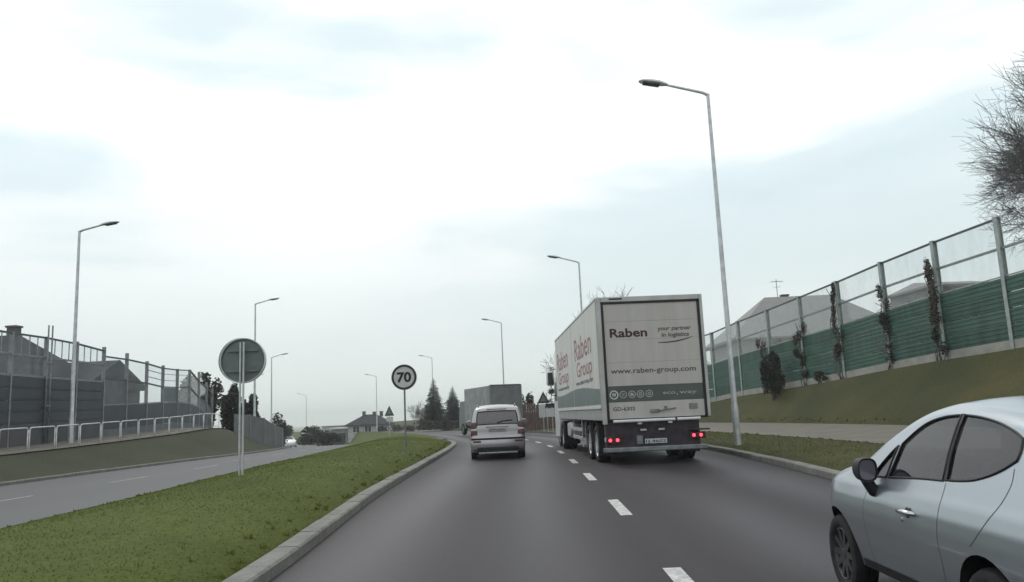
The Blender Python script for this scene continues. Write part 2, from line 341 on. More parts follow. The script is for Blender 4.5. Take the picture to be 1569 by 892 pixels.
# kerbs: one stone per metre, each its own piece
def kerb(name, f, side, y0, y1, zf, label, wdt=.2, step=1.0, h=KH):
    root = thing(name, (f(y0), y0, zf(y0)), label, None); root['kind'] = 'structure'; del_cat = None
    y = y0
    while y < y1:
        a = Vector((f(y), y)); ln = step; b = Vector((f(y+ln), y+ln)); d = (b-a).normalized(); nn = Vector((-d.y, d.x))*side
        a = a+d*.006; b = b-d*.006; j = random.uniform(-.006, .006); z = zf(y+ln/2)
        A0, B0, A1, B1 = a, b, a+nn*wdt, b+nn*wdt
        q = MB(); c = .02; A2, B2 = a+nn*c, b+nn*c; za, zb = zf(y), zf(y+ln); o = Vector((f(y0), y0, zf(y0)))
        top = h+j
        vs = [(A0.x, A0.y, za-.1), (B0.x, B0.y, zb-.1), (B1.x, B1.y, zb-.1), (A1.x, A1.y, za-.1),
              (A0.x, A0.y, za+top-c), (B0.x, B0.y, zb+top-c), (A2.x, A2.y, za+top), (B2.x, B2.y, zb+top), (B1.x, B1.y, zb+top), (A1.x, A1.y, za+top)]
        q.add([Vector(v)-o for v in vs], [(0, 1, 5, 4), (4, 5, 7, 6), (6, 7, 8, 9), (1, 2, 8, 7, 5), (3, 0, 4, 6, 9), (2, 3, 9, 8)])
        q.build('kerb_stone', M['kerbstone'], root)
        y += step if y < 60 else step*2
    return root
kerb('kerb', lambda y: lk(y), 1, -4, 44, zr, 'pale kerb edging the grass median', .22)
kerb('kerb', lambda y: rk(y), -1, -4, 74, zr, 'pale kerb along the right edge of the road', .2)
kerb('kerb', lambda y: lo(y), 1, 8, 60, zl, 'grey kerb at the foot of the dark bank', .14, 1.0, .11)
# lane dashes
for i in range(-1, 16):
    y = 5.0+5.07*i-(10.14 if i == 15 else 0)*0; q = MB(); ln = 1.75
    for k in range(3):
        ya, yb = y+ln*k/3, y+ln*(k+1)/3
        q.add([(lane(ya)-.075, ya, zr(ya)+.005), (lane(ya)+.075, ya, zr(ya)+.005), (lane(yb)+.075, yb, zr(yb)+.005), (lane(yb)-.075, yb, zr(yb)+.005)], [(0, 1, 2, 3)])
    q.build('lane_dash', M['road_paint'], road, fix=False)
for i in range(10):
    y = 15.0+5.2*i; q = MB(); ln = 2.0; mid = lambda t: (lo(t)+li(t))/2-.1 if t > 30 else -10.35
    q.add([(mid(y)-.06, y, zl(y)+.017), (mid(y)+.06, y, zl(y)+.017), (mid(y+ln)+.06, y+ln, zl(y+ln)+.017), (mid(y+ln)-.06, y+ln, zl(y+ln)+.017)], [(0, 1, 2, 3)])
    q.build('lane_dash', M['faded_paint'], oroad, fix=False)
# short grass: blades on the median and the right verge, thinning with distance
def grass_blades(name, region, n, mats, h0, label, y0=.5, yr=38.5, pw=1.8):
    V = np.zeros((n, 3, 3)); cnt = 0
    while cnt < n:
        y = y0+(RNG.random()**pw)*yr; x0, x1 = region(y)
        x = x0+(x1-x0)*RNG.random(); z = ground_z(x, y)-.01
        h = h0*RNG.uniform(.5, 1.3); a = RNG.uniform(0, 6.283); wd = RNG.uniform(.0035, .007)*(1+y/10); q = h*RNG.uniform(.4, 1.6); lean = (-math.sin(a)*q, math.cos(a)*q)
        dx, dy = math.cos(a)*wd, math.sin(a)*wd
        V[cnt] = [(x-dx, y-dy, z), (x+dx, y+dy, z), (x+lean[0], y+lean[1], z+h)]; cnt += 1
    me = bpy.data.meshes.new(name); me.from_pydata(V.reshape(-1, 3).tolist(), [], np.arange(n*3).reshape(-1, 3).tolist())
    for m in mats: me.materials.append(m)
    me.polygons.foreach_set('material_index', RNG.integers(0, len(mats), n).tolist())
    me.polygons.foreach_set('use_smooth', [True]*n); nn = RNG.normal(0, .28, (n, 3)); nn[:, 2] = 1; nn = np.repeat(nn/np.linalg.norm(nn, axis=1)[:, None], 3, axis=0)
    me.normals_split_custom_set_from_vertices(nn.tolist())
    o = bpy.data.objects.new(name, me); COL.objects.link(o); return tag(o, label, 'grass', kind='stuff')
def blade_mat(name, c):
    m = bpy.data.materials.new(name); m.use_nodes = True; t = m.node_tree; t.nodes.clear(); nd = t.nodes.new
    co = nd('ShaderNodeTexCoord'); n = nd('ShaderNodeTexNoise'); n.inputs['Scale'].default_value = .9; n.inputs['Detail'].default_value = 6; t.links.new(co.outputs['Object'], n.inputs['Vector'])
    r = ramp(t, [(.32, tuple(x*.8 for x in c)), (.68, tuple(x*1.12 for x in c))]); t.links.new(n.outputs['Fac'], r.inputs['Fac'])
    d = nd('ShaderNodeBsdfDiffuse'); l = nd('ShaderNodeBsdfTranslucent'); x = nd('ShaderNodeMixShader'); o = nd('ShaderNodeOutputMaterial')
    t.links.new(r.outputs['Color'], d.inputs['Color']); t.links.new(r.outputs['Color'], l.inputs['Color']); t.links.new(d.outputs[0], x.inputs[1]); t.links.new(l.outputs[0], x.inputs[2]); t.links.new(x.outputs[0], o.inputs['Surface']); return m
M['blade_a'] = blade_mat('blade_a', (.100, .127, .024)); M['blade_b'] = blade_mat('blade_b', (.093, .119, .022)); M['blade_c'] = blade_mat('blade_c', (.10, .10, .036))
grass_blades('grass', lambda y: (li(y)+.02, lk(y)-.28), 100000, [M['blade_a'], M['blade_b'], M['blade_a'], M['blade_a']],   .022, 'short mown grass growing on the median')
M['blade_d'] = mat('blade_d', (.085, .080, .030), .8, scale=.8, var=.2, spec=.2); M['blade_e'] = mat('blade_e', (.048, .048, .028), .8, scale=.8, var=.2, spec=.2)
grass_blades('grass', lambda y: (rk(y)+.25, rk(y)+3.6), 22000, [M['blade_b'], M['blade_c'], M['blade_a']], .035, 'short olive grass between right kerb and footpath')
sp = []
for _ in range(110):
    y = 5+RNG.random()**1.5*34; sp.append((li(y)+.1+RNG.random()**2*.5, y, RNG.uniform(.03, .06))); y = 4+RNG.random()**1.5*34; sp.append((lk(y)-.30-RNG.random()**3*.5, y, RNG.uniform(.03, .07)))
for _ in range(120):
    y = 6+RNG.random()**1.3*36; sp.append((rk(y)+3.5+RNG.random()*.18, y, RNG.uniform(.03, .06))); y = 6+RNG.random()**1.3*36; sp.append((rk(y)+7.45+RNG.random()*.2, y, RNG.uniform(.03, .07)))
M['blade_f'] = blade_mat('blade_f', (.105, .120, .032)); M['blade_g'] = blade_mat('blade_g', (.095, .108, .026))
tufts('grass', sp, ('blade_f', 'blade_g', 'blade_a'), 'uneven tufts of longer grass along kerb and path edges')

# ------------------------------------------------------------------ street furniture
M['galv'] = mat('galvanised_steel', (.52, .53, .54), .5, .55, scale=6, var=.1)
M['galv_dark'] = mat('weathered_steel', (.20, .21, .22), .55, .4, scale=6, var=.15)
M['lamp_glass'] = mat('lamp_glass', (.05, .055, .06), .2, scale=8)
M['sign_back'] = mat('sign_back', (.125, .145, .145), .5, .2, scale=3, var=.12)
M['sign_rim'] = mat('sign_rim', (.50, .53, .53), .45, .3, scale=5)
M['sign_white'] = mat('sign_white', (.50, .51, .51), .55, scale=7, var=.08)
M['sign_ring'] = mat('sign_ring', (.022, .009, .010), .5, scale=5)
M['black'] = mat('black_plastic', (.012, .012, .014), .5, scale=5, spec=.35)
M['rubber'] = mat('rubber', (.020, .019, .021), .8, scale=12, var=.25, spec=.3)
M['white_metal'] = mat('white_metal', (.66, .67, .67), .45, scale=2, var=.07)

def lamp(x, y, z0, top, dx, dy, label, arm=1.25, head=.85, r0=.085):
    h = top-z0; t = thing('street_lamp', (x, y, z0), label, 'street lamp', 'street lamps along the road')
    d = Vector((dx, dy, 0)).normalized(); up = Vector((0, 0, 1)); s = head/.85
    p = MB(); p.tube([(0, 0, -.2), (0, 0, 1.1), (0, 0, 1.15), (0, 0, h*.5), (0, 0, h)], [r0*1.25, r0*1.2, r0, r0*.82, r0*.6], 12)
    p.box(-.02, .02, -r0*1.32, -r0*1.1, .45, .95, c=.004); p.build('pole', M['galv'], t, True, angle=40)
    a0 = up*(h-.05); a1 = a0+d*.16*s+up*.10*s; a2 = a0+d*arm+up*(.10*s+arm*.22)
    p = MB(); p.tube([a0-d*.04, a0+d*.06+up*.05, a1, a2], [r0*.62, r0*.6, r0*.52, r0*.42], 10); p.build('arm', M['galv'], t, True, angle=50)
    # flat lamp head: outline swept wider in the middle
    sd = d.cross(up); ax = (d+up*.16).normalized(); un = sd.cross(ax).normalized(); q = MB(); prof = [(-.06, .05, .05), (.06, .09, .085), (.22, .16, .11), (.5, .18, .10), (.75, .14, .07), (.85, .06, .03)]
    n = 10; vs = []
    for l, wd, th in prof:
        for k in range(n):
            g = 2*math.pi*k/n; cz = math.sin(g); vs.append(a2+ax*l*s+sd*math.cos(g)*wd*s+un*(cz*th*s if cz > 0 else cz*th*.45*s))
    fs = [tuple(range(n-1, -1, -1)), tuple(range((len(prof)-1)*n, len(prof)*n))]
    for i in range(len(prof)-1):
        for k in range(n): fs.append((i*n+k, i*n+(k+1) % n, (i+1)*n+(k+1) % n, (i+1)*n+k))
    q.add(vs, fs); hd = q.build('lamp_head', M['galv'], t, True, angle=50)
    g = MB(); g.hexa([a2+ax*l*s+sd*wv*s+un*zz*s for zz in (-.062, -.053) for l, wv in ((.2, -.13), (.72, -.11), (.72, .11), (.2, .13))]); g.build('lens', M['lamp_glass'], hd)
    return t
lamp(6.36, 23.2, .2, 10.9, -1, -.05, 'tall steel street lamp behind the lettered trailer beside the right kerb', 1.3, .85, .085)
lamp(4.42, 50.0, .1, 10.85, -1, -.15, 'street lamp whose pole rises behind the top left edge of the lettered trailer', 1.25, .85)
lamp(-1.25, 80, 0, 10.6, -1, -.2, 'street lamp whose pole rises behind the small grey box lorry')
lamp(-12.7, 120, 0, 10.3, -1, -.3, 'street lamp with its pole standing before the tall spruce tree')
lamp(-25.0, 141, -1, 9.0, -1, -.3, 'distant street lamp rising behind the hip-roofed house')
lamp(-48.5, 182, -2, 7.6, -1, -.2, 'distant street lamp between the white car and the hip-roofed house')
lamp(-17.2, 30.5, .8, 9.30, 1, .05, 'nearest street lamp behind the white railing and before the dark barrier', .85, .7, .08)
lamp(-16.6, 50, .9, 9.05, 1, .05, 'street lamp standing just beyond the round sign seen from behind', .85, .7, .075)
lamp(-26.4, 85, -.5, 8.5, 1, .05, 'street lamp above the end of the grey bank wall', 1.0, .8)
lamp(-38.2, 115, -1.5, 8.4, 1, .0, 'far street lamp half hidden behind the round sign seen from behind', .8, .6)
lamp(-47.6, 130, -1.8, 7.1, 1, .0, 'smallest far street lamp beyond the end of the dark barrier', .8, .6)

# round sign from behind; second post and pale disc added as windscreen double image
zb = ground_z(-5.6, 16.0)
t = thing('road_sign', (-5.62, 16.0, zb), 'large round traffic sign seen from its grey back on a thin post with double image', 'road sign', rz=.05)
for dx, dyy in ((-.005, .05), (.075, 0)):
    p = MB(); p.tube([(dx, dyy, -.2), (dx, dyy, 3.02-zb)], .021, 10); p.build('post', M['galv'], t, True, angle=40)
R0 = .45; cz = 2.65-zb
p = MB(); p.lathe([(.018, 0), (.018, R0-.02), (-.012, R0-.02), (-.016, R0-.008), (-.012, R0), (.05, R0), (.052, 0)], 'y', 40, (.035, .09, cz)); p.build('sign_plate', M['sign_back'], t, True, angle=30)
p = MB(); p.lathe([(-.02, R0-.006), (-.024, R0+.006), (-.02, R0+.016), (.055, R0+.016), (.06, R0-.002)], 'y', 40, (.035, .09, cz)); p.build('rim', M['sign_rim'], t, True, angle=40)
p = MB(); p.lathe([(.0, 0), (.0, R0), (-.02, R0+.012), (.03, R0+.016), (.03, 0)], 'y', 40, (-.025, .19, cz+.015)); p.build('ghost_disc', M['sign_rim'], t, True, angle=30)
for zz in (cz-.22, cz+.2):
    p = MB(); p.box(-.28, .34, .045, .075, zz-.02, zz+.02, c=.004); p.build('bracket', M['sign_back'], t)
# 70 limit sign
def round_sign(x, y, top, rad, label, txt):
    zb = ground_z(x, y); t = thing('speed_limit_sign', (x, y, zb), label, 'speed sign'); cz = top-rad-zb
    p = MB(); p.tube([(0, .05, -.2), (0, .05, top-.1-zb)], .03, 10); p.build('post', M['galv_dark'], t, True, angle=40)
    p = MB(); p.lathe([(.025, 0), (.025, rad), (-.005, rad), (-.007, rad-.012), (0, rad-.014), (0, 0)], 'y', 40, (0, 0, cz)); p.build('sign_plate', M['sign_white'], t, True, angle=30)
    p = MB(); p.lathe([(-.012, rad-.012), (-.012, rad*.81), (-.002, rad*.81), (-.002, rad-.012), (-.012, rad-.012)], 'y', 40, (0, 0, cz)); p.build('ring', M['sign_ring'], t)
    p = MB(); h = rad*.72
    fit_text(p, txt, -rad*.56, rad*.56, cz-h/2, h, lambda a, b: (a, -.006, b), bold=.05); p.build('lettering', M['black'], t, fix=False)
    return t
round_sign(-3.62, 25.5, 3.07, .415, 'round 70 speed limit sign on a single post in the median', '70')
def warning_sign(x, y, z0, zbot, ztop, w, label, plates=(), posts=(0,), bordercol=None):
    t = thing('warning_sign', (x, y, z0), label, 'warning sign', 'triangular warning signs')
    for px in posts:
        p = MB(); p.tube([(px, .05, -.2), (px, .05, ztop-z0-.12)], .03, 8); p.build('post', M['galv'], t, True, angle=40)
    b0, t0 = zbot-z0, ztop-z0
    p = MB(); p.prism([(-w/2, b0), (w/2, b0), (0, t0)], 0, .025); p.build('sign_plate', M['sign_ring'], t)
    p = MB(); k = .55; c = b0+(t0-b0)/3; p.prism([(-w/2*k, c-(c-b0)*k), (w/2*k, c-(c-b0)*k), (0, c+(t0-c)*k)], -.006, -.001); p.build('panel', M['sign_back'], t)
    for (x0, x1, za, zb_, m) in plates:
        p = MB(); p.box(x0, x1, .0, .02, za-z0, zb_-z0); p.build('plate', M[m], t)
    return t
warning_sign(-15.35, 95, -.7, 1.72, 2.95, 1.15, 'triangular warning sign over a pale plate beside the hip-roofed house', [(-.35, .45, 1.05, 1.62, 'sign_white')])
warning_sign(2.02, 60, -.15, 2.02, 2.92, .95, 'triangular warning sign with plates standing beside the trailer cab', [(-.38, .1, .95, 1.95, 'sign_white'), (.12, .85, 1.7, 1.98, 'black'), (.12, .8, .98, 1.62, 'sign_white')], (-.05, .25, .62))
t = thing('road_sign', (-27, 100, -1.5), 'small far round sign on a pale post beside the white car', 'road sign')
p = MB(); p.tube([(0, .04, -.3), (0, .04, 1.6)], .04, 8); p.build('post', M['galv'], t, True)
p = MB(); p.lathe([(.02, 0), (.02, .42), (0, .42), (0, 0)], 'y', 20, (0, 0, 1.55)); p.build('sign_plate', M['black'], t)
p = MB(); p.box(-.34, .34, -.012, -.004, 1.45, 1.63); p.build('bar', M['white_metal'], t)

# ------------------------------------------------------------------ noise barrier on the right bank
M['green_panel'] = mat('green_aluminium', (.056, .132, .100), .6, .0, scale=1.1, col2=(.034, .088, .068), detail=6, stretch=(1, 1, 2.5))
M['green_panel_b'] = mat('faded_green_aluminium', (.070, .140, .112), .65, scale=1.4, col2=(.048, .098, .080), detail=7, stretch=(3, 3, .35)); M['green_panel_c'] = mat('dull_green_aluminium', (.050, .116, .088), .6, scale=1.2, col2=(.030, .072, .056), detail=7, stretch=(3, 3, .4))
M['concrete'] = mat('concrete', (.36, .345, .315), .85, col2=(.26, .25, .225), scale=2.0, bump=.2, bscale=40, detail=7)
M['barrier_glass'] = glass_mat('barrier_glass', (.955, .97, .97), .02, .05, .085, (.46, .48, .48))
M['post_green'] = mat('post_paint', (.34, .38, .37), .5, .2, scale=4)
M['rail_grey'] = mat('rail_paint', (.24, .27, .27), .5, .2, scale=4)
M['rail_dark'] = mat('dark_rail_paint', (.075, .085, .088), .5, .2, scale=4)
bp = [(19.3, 13.0), (18.6, 16.2), (17.85, 19.5), (17.22, 22.8), (16.6, 26.1), (16.05, 29.2), (15.5, 32.4), (15.03, 35.9), (14.56, 39.5), (14.1, 43.3), (13.6, 47.4), (12.95, 51.3), (12.1, 55.2), (11.2, 59.5)]
t = thing('noise_barrier', (bp[4][0], bp[4][1], bz(26.1)), 'green panelled noise barrier with clear upper panes on the right embankment', 'noise barrier')
O = Vector((bp[4][0], bp[4][1])); OZ = bz(26.1)
for i, (x, y) in enumerate(bp):
    z0 = bz(y)-OZ; hgt = 4.52 if i >= 4 else 3.42
    p = MB(); a = Vector((x, y))-O; d = (Vector(bp[min(i+1, len(bp)-1)])-Vector(bp[max(i-1, 0)])).normalized(); n_ = Vector((-d.y, d.x))
    for off in (-.085, .085): p.slab(a-d*.075, a+d*.075, (z0-.3, z0+hgt), (z0-.3, z0+hgt), .022, off=off)     # two flanges
    p.slab(a-d*.011, a+d*.011, (z0-.3, z0+hgt), (z0-.3, z0+hgt), .15)                                           # web
    p.slab(a-d*.09, a+d*.09, (z0+hgt, z0+hgt+.025), (z0+hgt, z0+hgt+.025), .22)
    p.build('post', M['post_green'], t)
for i in range(len(bp)-1):
    a = Vector(bp[i])-O; b = Vector(bp[i+1])-O; d = (b-a).normalized(); a2, b2 = a+d*.03, b-d*.03; za, zb = bz(bp[i][1])-OZ, bz(bp[i+1][1])-OZ
    q = lambda lo_, hi_: ((za+lo_, za+hi_), (zb+lo_, zb+hi_))
    p = MB(); p.slab(a2, b2, *q(-.5, .36), .12); p.build('plinth', M['concrete'], t)
    for k in range(4):
        p = MB(); l0 = .37+k*.53; p.slab(a2, b2, *q(l0, l0+.50), .09)
        for rr in (.09, .25, .41): p.slab(a2, b2, *q(l0+rr, l0+rr+.05), .025, off=.055)
        p.build('green_panel', M[random.choice(('green_panel', 'green_panel', 'green_panel_b', 'green_panel_c'))], t)
    for l0, l1 in ((2.50, 3.44),) + (((3.50, 4.46),) if i >= 4 else ()):
        p = MB(); p.slab(a2, b2, *q(l0, l1), .016); p.build('glass_pane', M['barrier_glass'], t)
    for l0, l1 in ((2.49, 2.53), (3.42, 3.50)) + (((4.45, 4.52),) if i >= 4 else ()):
        p = MB(); p.slab(a2, b2, *q(l0, l1), .07); p.build('rail', M['rail_grey' if l0 < 4 and l0 > 3 else ('rail_dark' if l0 > 4 else 'post_green')], t)

# ------------------------------------------------------------------ dark barrier on the left bank
M['dark_panel'] = mat('dark_blue_panel', (.042, .050, .062), .5, .1, scale=1.6, col2=(.032, .038, .048), detail=6)
M['concrete_dark'] = mat('concrete_dark', (.085, .085, .092), .85, col2=(.065, .065, .07), scale=2, bump=.2, bscale=40)
M['mid_panel'] = mat('grey_blue_panel', (.10, .112, .128), .5, scale=2)
M['pale_glass'] = glass_mat('pale_barrier_glass', (.94, .955, .96), .01, .05, .016, (.45, .48, .48))
M['grey_post'] = mat('grey_post_paint', (.22, .23, .24), .5, .3, scale=4)
lp = [(-18, 19.5), (-18, 21.6), (-18, 23.7), (-18, 25.8), (-18, 27.9), (-18, 30), (-18, 32.1), (-18, 34.25), (-18, 36.3), (-18, 38.3), (-18.15, 40.4), (-18.35, 42.6), (-18.6, 44.8), (-18.95, 47.0), (-19.4, 49.3), (-20, 51.8)]
lt = [5.0, 5.0, 5.0, 5.0, 5.0, 5.02, 4.98, 4.86, 4.62, 4.55, 4.45, 4.5, 4.6, 4.1, 3.8, 3.5]
lb = [ground_z(x, y) for x, y in lp]
t = thing('noise_barrier', (-18, 30, lb[5]), 'dark panelled noise barrier with glazed top on the left bank', 'noise barrier'); O = Vector((-18, 30)); OZ = lb[5]
for i, (x, y) in enumerate(lp):
    a = Vector((x, y))-O; p = MB(); d = Vector((0, 1)); z1 = max(lt[i], lt[i-1] if i else 0)+.02-OZ
    p.slab(a-d*.042, a+d*.042, (lb[i]-.3-OZ, z1), (lb[i]-.3-OZ, z1), .14); p.build('post', M['grey_post'], t)
for i in range(len(lp)-1):
    a = Vector(lp[i])-O; b = Vector(lp[i+1])-O; d = (b-a).normalized(); a2, b2 = a+d*.07, b-d*.07
    za, zb = lb[i]-OZ, lb[i+1]-OZ; ta, tb = (lt[i]-OZ, (lt[i+1] if i != 6 else 4.86)-OZ)
    if i == 7: ta = 4.62-OZ
    def piece(name, f0, f1, m, th, off=0.0):
        """f: ('b', height over ground) or ('t', depth under top)"""
        g = lambda f, lo_, hi_: lo_+f[1] if f[0] == 'b' else hi_-f[1]
        p = MB(); p.slab(a2, b2, (g(f0, za, ta), g(f1, za, ta)), (g(f0, zb, tb), g(f1, zb, tb)), th, off=off); p.build(name, M[m], t)
    piece('rail', ('t', .06), ('t', 0), 'rail_dark', .09)
    if i < 7:
        piece('plinth', ('b', -.4), ('b', .78), 'concrete_dark', .13)
        k = 0; hgt = 1.50-.0
        tot = (3.44-OZ)-(za+.80)
        for k in range(4):
            p = MB(); f0, f1 = k/4, (k+1)/4-.012
            zz0a, zz1a = za+.80+((3.44-OZ)-(za+.80))*f0, za+.80+((3.44-OZ)-(za+.80))*f1
            zz0b, zz1b = zb+.80+((3.44-OZ)-(zb+.80))*f0, zb+.80+((3.44-OZ)-(zb+.80))*f1
            p.slab(a2, b2, (zz0a, zz1a), (zz0b, zz1b), .10); p.slab(a2, b2, (zz0a+.05, zz0a+.12), (zz0b+.05, zz0b+.12), .02, off=-.06); p.build('dark_panel', M['dark_panel'], t)
        for r0, r1 in ((3.445, 3.51), (4.19, 4.26)):
            p = MB(); p.slab(a2, b2, (r0-OZ, r1-OZ), (r0-OZ, r1-OZ), .08); p.build('rail', M['grey_post'], t)
        p = MB(); p.slab(a2, b2, (3.515-OZ, 4.185-OZ), (3.515-OZ, 4.185-OZ), .016); p.build('glass_pane', M['pale_glass'], t)
        p = MB(); p.slab(a2, b2, (4.265-OZ, ta-.062), (4.265-OZ, tb-.062), .016); p.build('glass_pane', M['pale_glass'], t)
        for f in (.25, .5, .75):
            c_ = a2+(b2-a2)*f; tt = ta+(tb-ta)*f; p = MB(); p.slab(c_-d*.012, c_+d*.012, (4.262-OZ, tt-.06), (4.262-OZ, tt-.06), .03); p.build('glazing_bar', M['rail_grey'], t)
    else:
        piece('plinth', ('b', -.4), ('b', .3), 'mid_panel', .13)
        piece('dark_panel', ('b', .31), ('b', 1.35), 'dark_panel', .10)
        piece('rail', ('b', 1.355), ('b', 1.41), 'grey_post', .08)
        piece('dark_panel' if i in (7, 10, 13, 14) else 'glass_pane', ('b', 1.415), ('t', 1.02), 'mid_panel' if i in (7, 10, 13, 14) else 'pale_glass', .016)
        piece('rail', ('t', 1.01), ('t', .95), 'rail_dark', .08)
        piece('glass_pane', ('t', .94), ('t', .065), 'pale_glass', .016)
        if i in (9, 10, 11):
            for dd in (.3, .62): piece('rail', ('t', dd+.03), ('t', dd), 'rail_grey', .05, .03)
t2 = thing('mast', (-17.88, 29.9, lb[5]), 'pair of thin bare steel poles clamped to the dark barrier', 'mast')
for dx in (0, .17):
    p = MB(); p.tube([(dx*.3, dx, -.1), (dx*.3, dx, 5.47-lb[5])], .03, 8); p.build('pole', M['galv_dark'], t2, True)
for zz in (1.4, 3.0):
    p = MB(); p.box(-.05, .09, -.05, .22, zz, zz+.05); p.build('clamp', M['galv_dark'], t2)

# white pedestrian railing on the bank: one panel per three metres, posts doubled where panels meet
M['white_rail'] = mat('white_rail_paint', (.60, .60, .60), .45, scale=5, var=.12)
y = 18.6; k = 0
RX = lambda yy: lo(yy)-2.75
root = thing('pedestrian_railing', (RX(28), 28, bankz(28)), 'long white tubular railing along the top of the left bank', 'railing'); OO = Vector((RX(28), 28, bankz(28)))
while y < 43.5:
    L_ = 1.46; hh = .80
    P = lambda yy, zz: Vector((RX(yy), yy, zl(yy)+bankz(yy)+zz))-OO
    p = MB(); y1 = y+L_
    p.tube([P(y+.02, hh-.06), P(y+.07, hh-.012), P(y+.13, hh), P(y1-.13, hh), P(y1-.07, hh-.012), P(y1-.02, hh-.06)], .021, 8); p.build('top_rail', M['white_rail'], root, True)
    for yy in (y+.02, y1-.02):
        p = MB(); p.tube([P(yy, -.15), P(yy, hh-.06)], .020, 8); p.build('post', M['white_rail'], root, True)
    p = MB(); p.tube([P(y+.03, .14), P(y1-.03, .14)], .014, 6); p.build('lower_rail', M['galv_dark'], root, True)
    y += L_+.06; k += 1
# grey retaining wall closing the bank
M['grey_wall'] = mat('grey_wall', (.145, .148, .152), .8, col2=(.115, .118, .12), scale=1.5, bump=.2, bscale=30)
wp = [(-16.45, 46.2, 1.98), (-16.3, 48, 1.95), (-16.05, 50, 1.72), (-15.9, 51.6, 1.3), (-15.9, 53.2, 1.08), (-16.3, 55, 1.02)]
t = thing('bank_wall', (-16.1, 50, 0), 'low grey concrete panel wall at the end of the bank', 'wall')
for (x0, y0, h0), (x1, y1, h1) in zip(wp, wp[1:]):
    p = MB(); a = Vector((x0+16.1, y0-50)); b = Vector((x1+16.1, y1-50)); d = (b-a).normalized()*.015
    p.slab(a+d, b-d, (-.6, h0), (-.6, h1), .12); p.build('wall_panel', M['grey_wall'], t)
    p = MB(); p.slab(a, a+d*6, (-.6, h0+.04), (-.6, h0+.04), .18); p.build('post', M['grey_post'], t)
# ------------------------------------------------------------------ houses
M['render_grey'] = mat('grey_render', (.27, .265, .255), .85, col2=(.235, .23, .222), scale=.8, bump=.1, bscale=30, detail=6)
M['roof_grey'] = mat('grey_roof', (.24, .235, .228), .75, col2=(.20, .196, .19), scale=1.2, stretch=(1, 1, 4))
M['roof_dark'] = mat('dark_roof', (.036, .038, .043), .85, scale=1.5, spec=.15)
M['wall_dark'] = mat('dark_wall', (.045, .047, .053), .9, scale=.9, spec=.15)
M['wall_white'] = mat('white_render', (.42, .43, .43), .85, scale=.8)
M['wall_mid'] = mat('mid_render', (.20, .205, .205), .85, scale=.8)
M['window_dark'] = mat('window_glass', (.04, .045, .05), .12, scale=2)
M['brick_chimney'] = mat('chimney', (.10, .09, .085), .85, scale=6)
def house(loc, rz, w, d, hw, hr, label, wall, roof, over=.4, hip=0.0, windows=(), chim=(), name='house', extra=None, cat='house'):
    """w across (local x), d deep (local y), hw wall height, hr ridge height; ridge runs along x; windows: (face, u, z, w, h)"""
    t = thing(name, loc, label, cat, rz=rz)
    p = MB(); p.box(-w/2, w/2, -d/2, d/2, -3, hw)
    if hip < .3: p.add([(-w/2, -d/2, hw), (-w/2, d/2, hw), (-w/2, 0, hr-.12), (w/2, -d/2, hw), (w/2, d/2, hw), (w/2, 0, hr-.12)], [(0, 1, 2), (5, 4, 3)])
    p.build('wall', M[wall], t)
    e = over; s = (hr-hw)/(d/2); ze = hw-e*s; x0 = w/2+e; xr = w/2+e-hip
    up = [(-x0, -d/2-e, ze), (x0, -d/2-e, ze), (x0, d/2+e, ze), (-x0, d/2+e, ze), (-xr, 0, hr), (xr, 0, hr)]
    dn = [(a, b, c-.16) for a, b, c in up]
    p = MB(); p.add(up+dn, [(0, 1, 5, 4), (2, 3, 4, 5), (1, 2, 5), (3, 0, 4), (6, 10, 11, 7), (8, 11, 10, 9), (7, 11, 8), (9, 10, 6), (0, 6, 7, 1), (1, 7, 8, 2), (2, 8, 9, 3), (3, 9, 6, 0)]); rf = p.build('roof', M[roof], t)
    for cx, cy, ch in chim:
        p = MB(); zc = hr-abs(cy)*s; p.box(cx-.3, cx+.3, cy-.25, cy+.25, zc-.5, zc+ch, c=.02); p.box(-.36+cx, .36+cx, cy-.31, cy+.31, zc+ch+.002, zc+ch+.12); p.build('chimney', M['brick_chimney'], rf)
    for face, u, z, ww, wh in windows:
        f = MB(); q = MB()
        def B(mb, u0, u1, z0, z1, o0, o1):
            if face == 'f': mb.box(u0, u1, -d/2-o1, -d/2-o0, z0, z1)
            elif face == 'l': mb.box(-w/2-o1, -w/2-o0, u0, u1, z0, z1)
            else: mb.box(w/2+o0, w/2+o1, u0, u1, z0, z1)
        k = .07
        B(f, u-ww/2, u+ww/2, z, z+k, .002, .06); B(f, u-ww/2, u+ww/2, z+wh-k, z+wh, .002, .06)
        B(f, u-ww/2, u-ww/2+k, z+k, z+wh-k, .002, .055); B(f, u+ww/2-k, u+ww/2, z+k, z+wh-k, .002, .055); B(f, u-k/2, u+k/2, z+k, z+wh-k, .002, .05)
        wo_ = f.build('window', M['white_metal'], t); B(q, u-ww/2+k, u+ww/2-k, z+k, z+wh-k, .003, .02); q.build('pane', M['window_dark'], wo_)
    return t
h = house((25.7, 70, 1.2), 0.0, 14.2, 9.5, 5.9, 9.5, 'large grey house with a hipped roof standing behind the green barrier', 'render_grey', 'roof_grey', .5, 4.6, [('f', -3, 2.6, 1.4, 1.5), ('f', 1, 2.6, 1.4, 1.5), ('f', 4.5, 2.6, 1.4, 1.5)], [(-1.0, .5, .5)])
t = thing('tv_antenna', (23.9, 70, 10.6), 'thin television antenna standing on the hipped grey roof', 'antenna')
p = MB(); p.tube([(0, 0, -.9), (0, 0, 1.7)], .03, 6); p.build('mast', M['galv_dark'], t)
p = MB(); p.tube([(-.5, 0, 1.5), (.6, 0, 1.5)], .02, 6)
for k in range(5): p.tube([(-.45+k*.22, -.3, 1.5), (-.45+k*.22, .3, 1.5)], .014, 5)
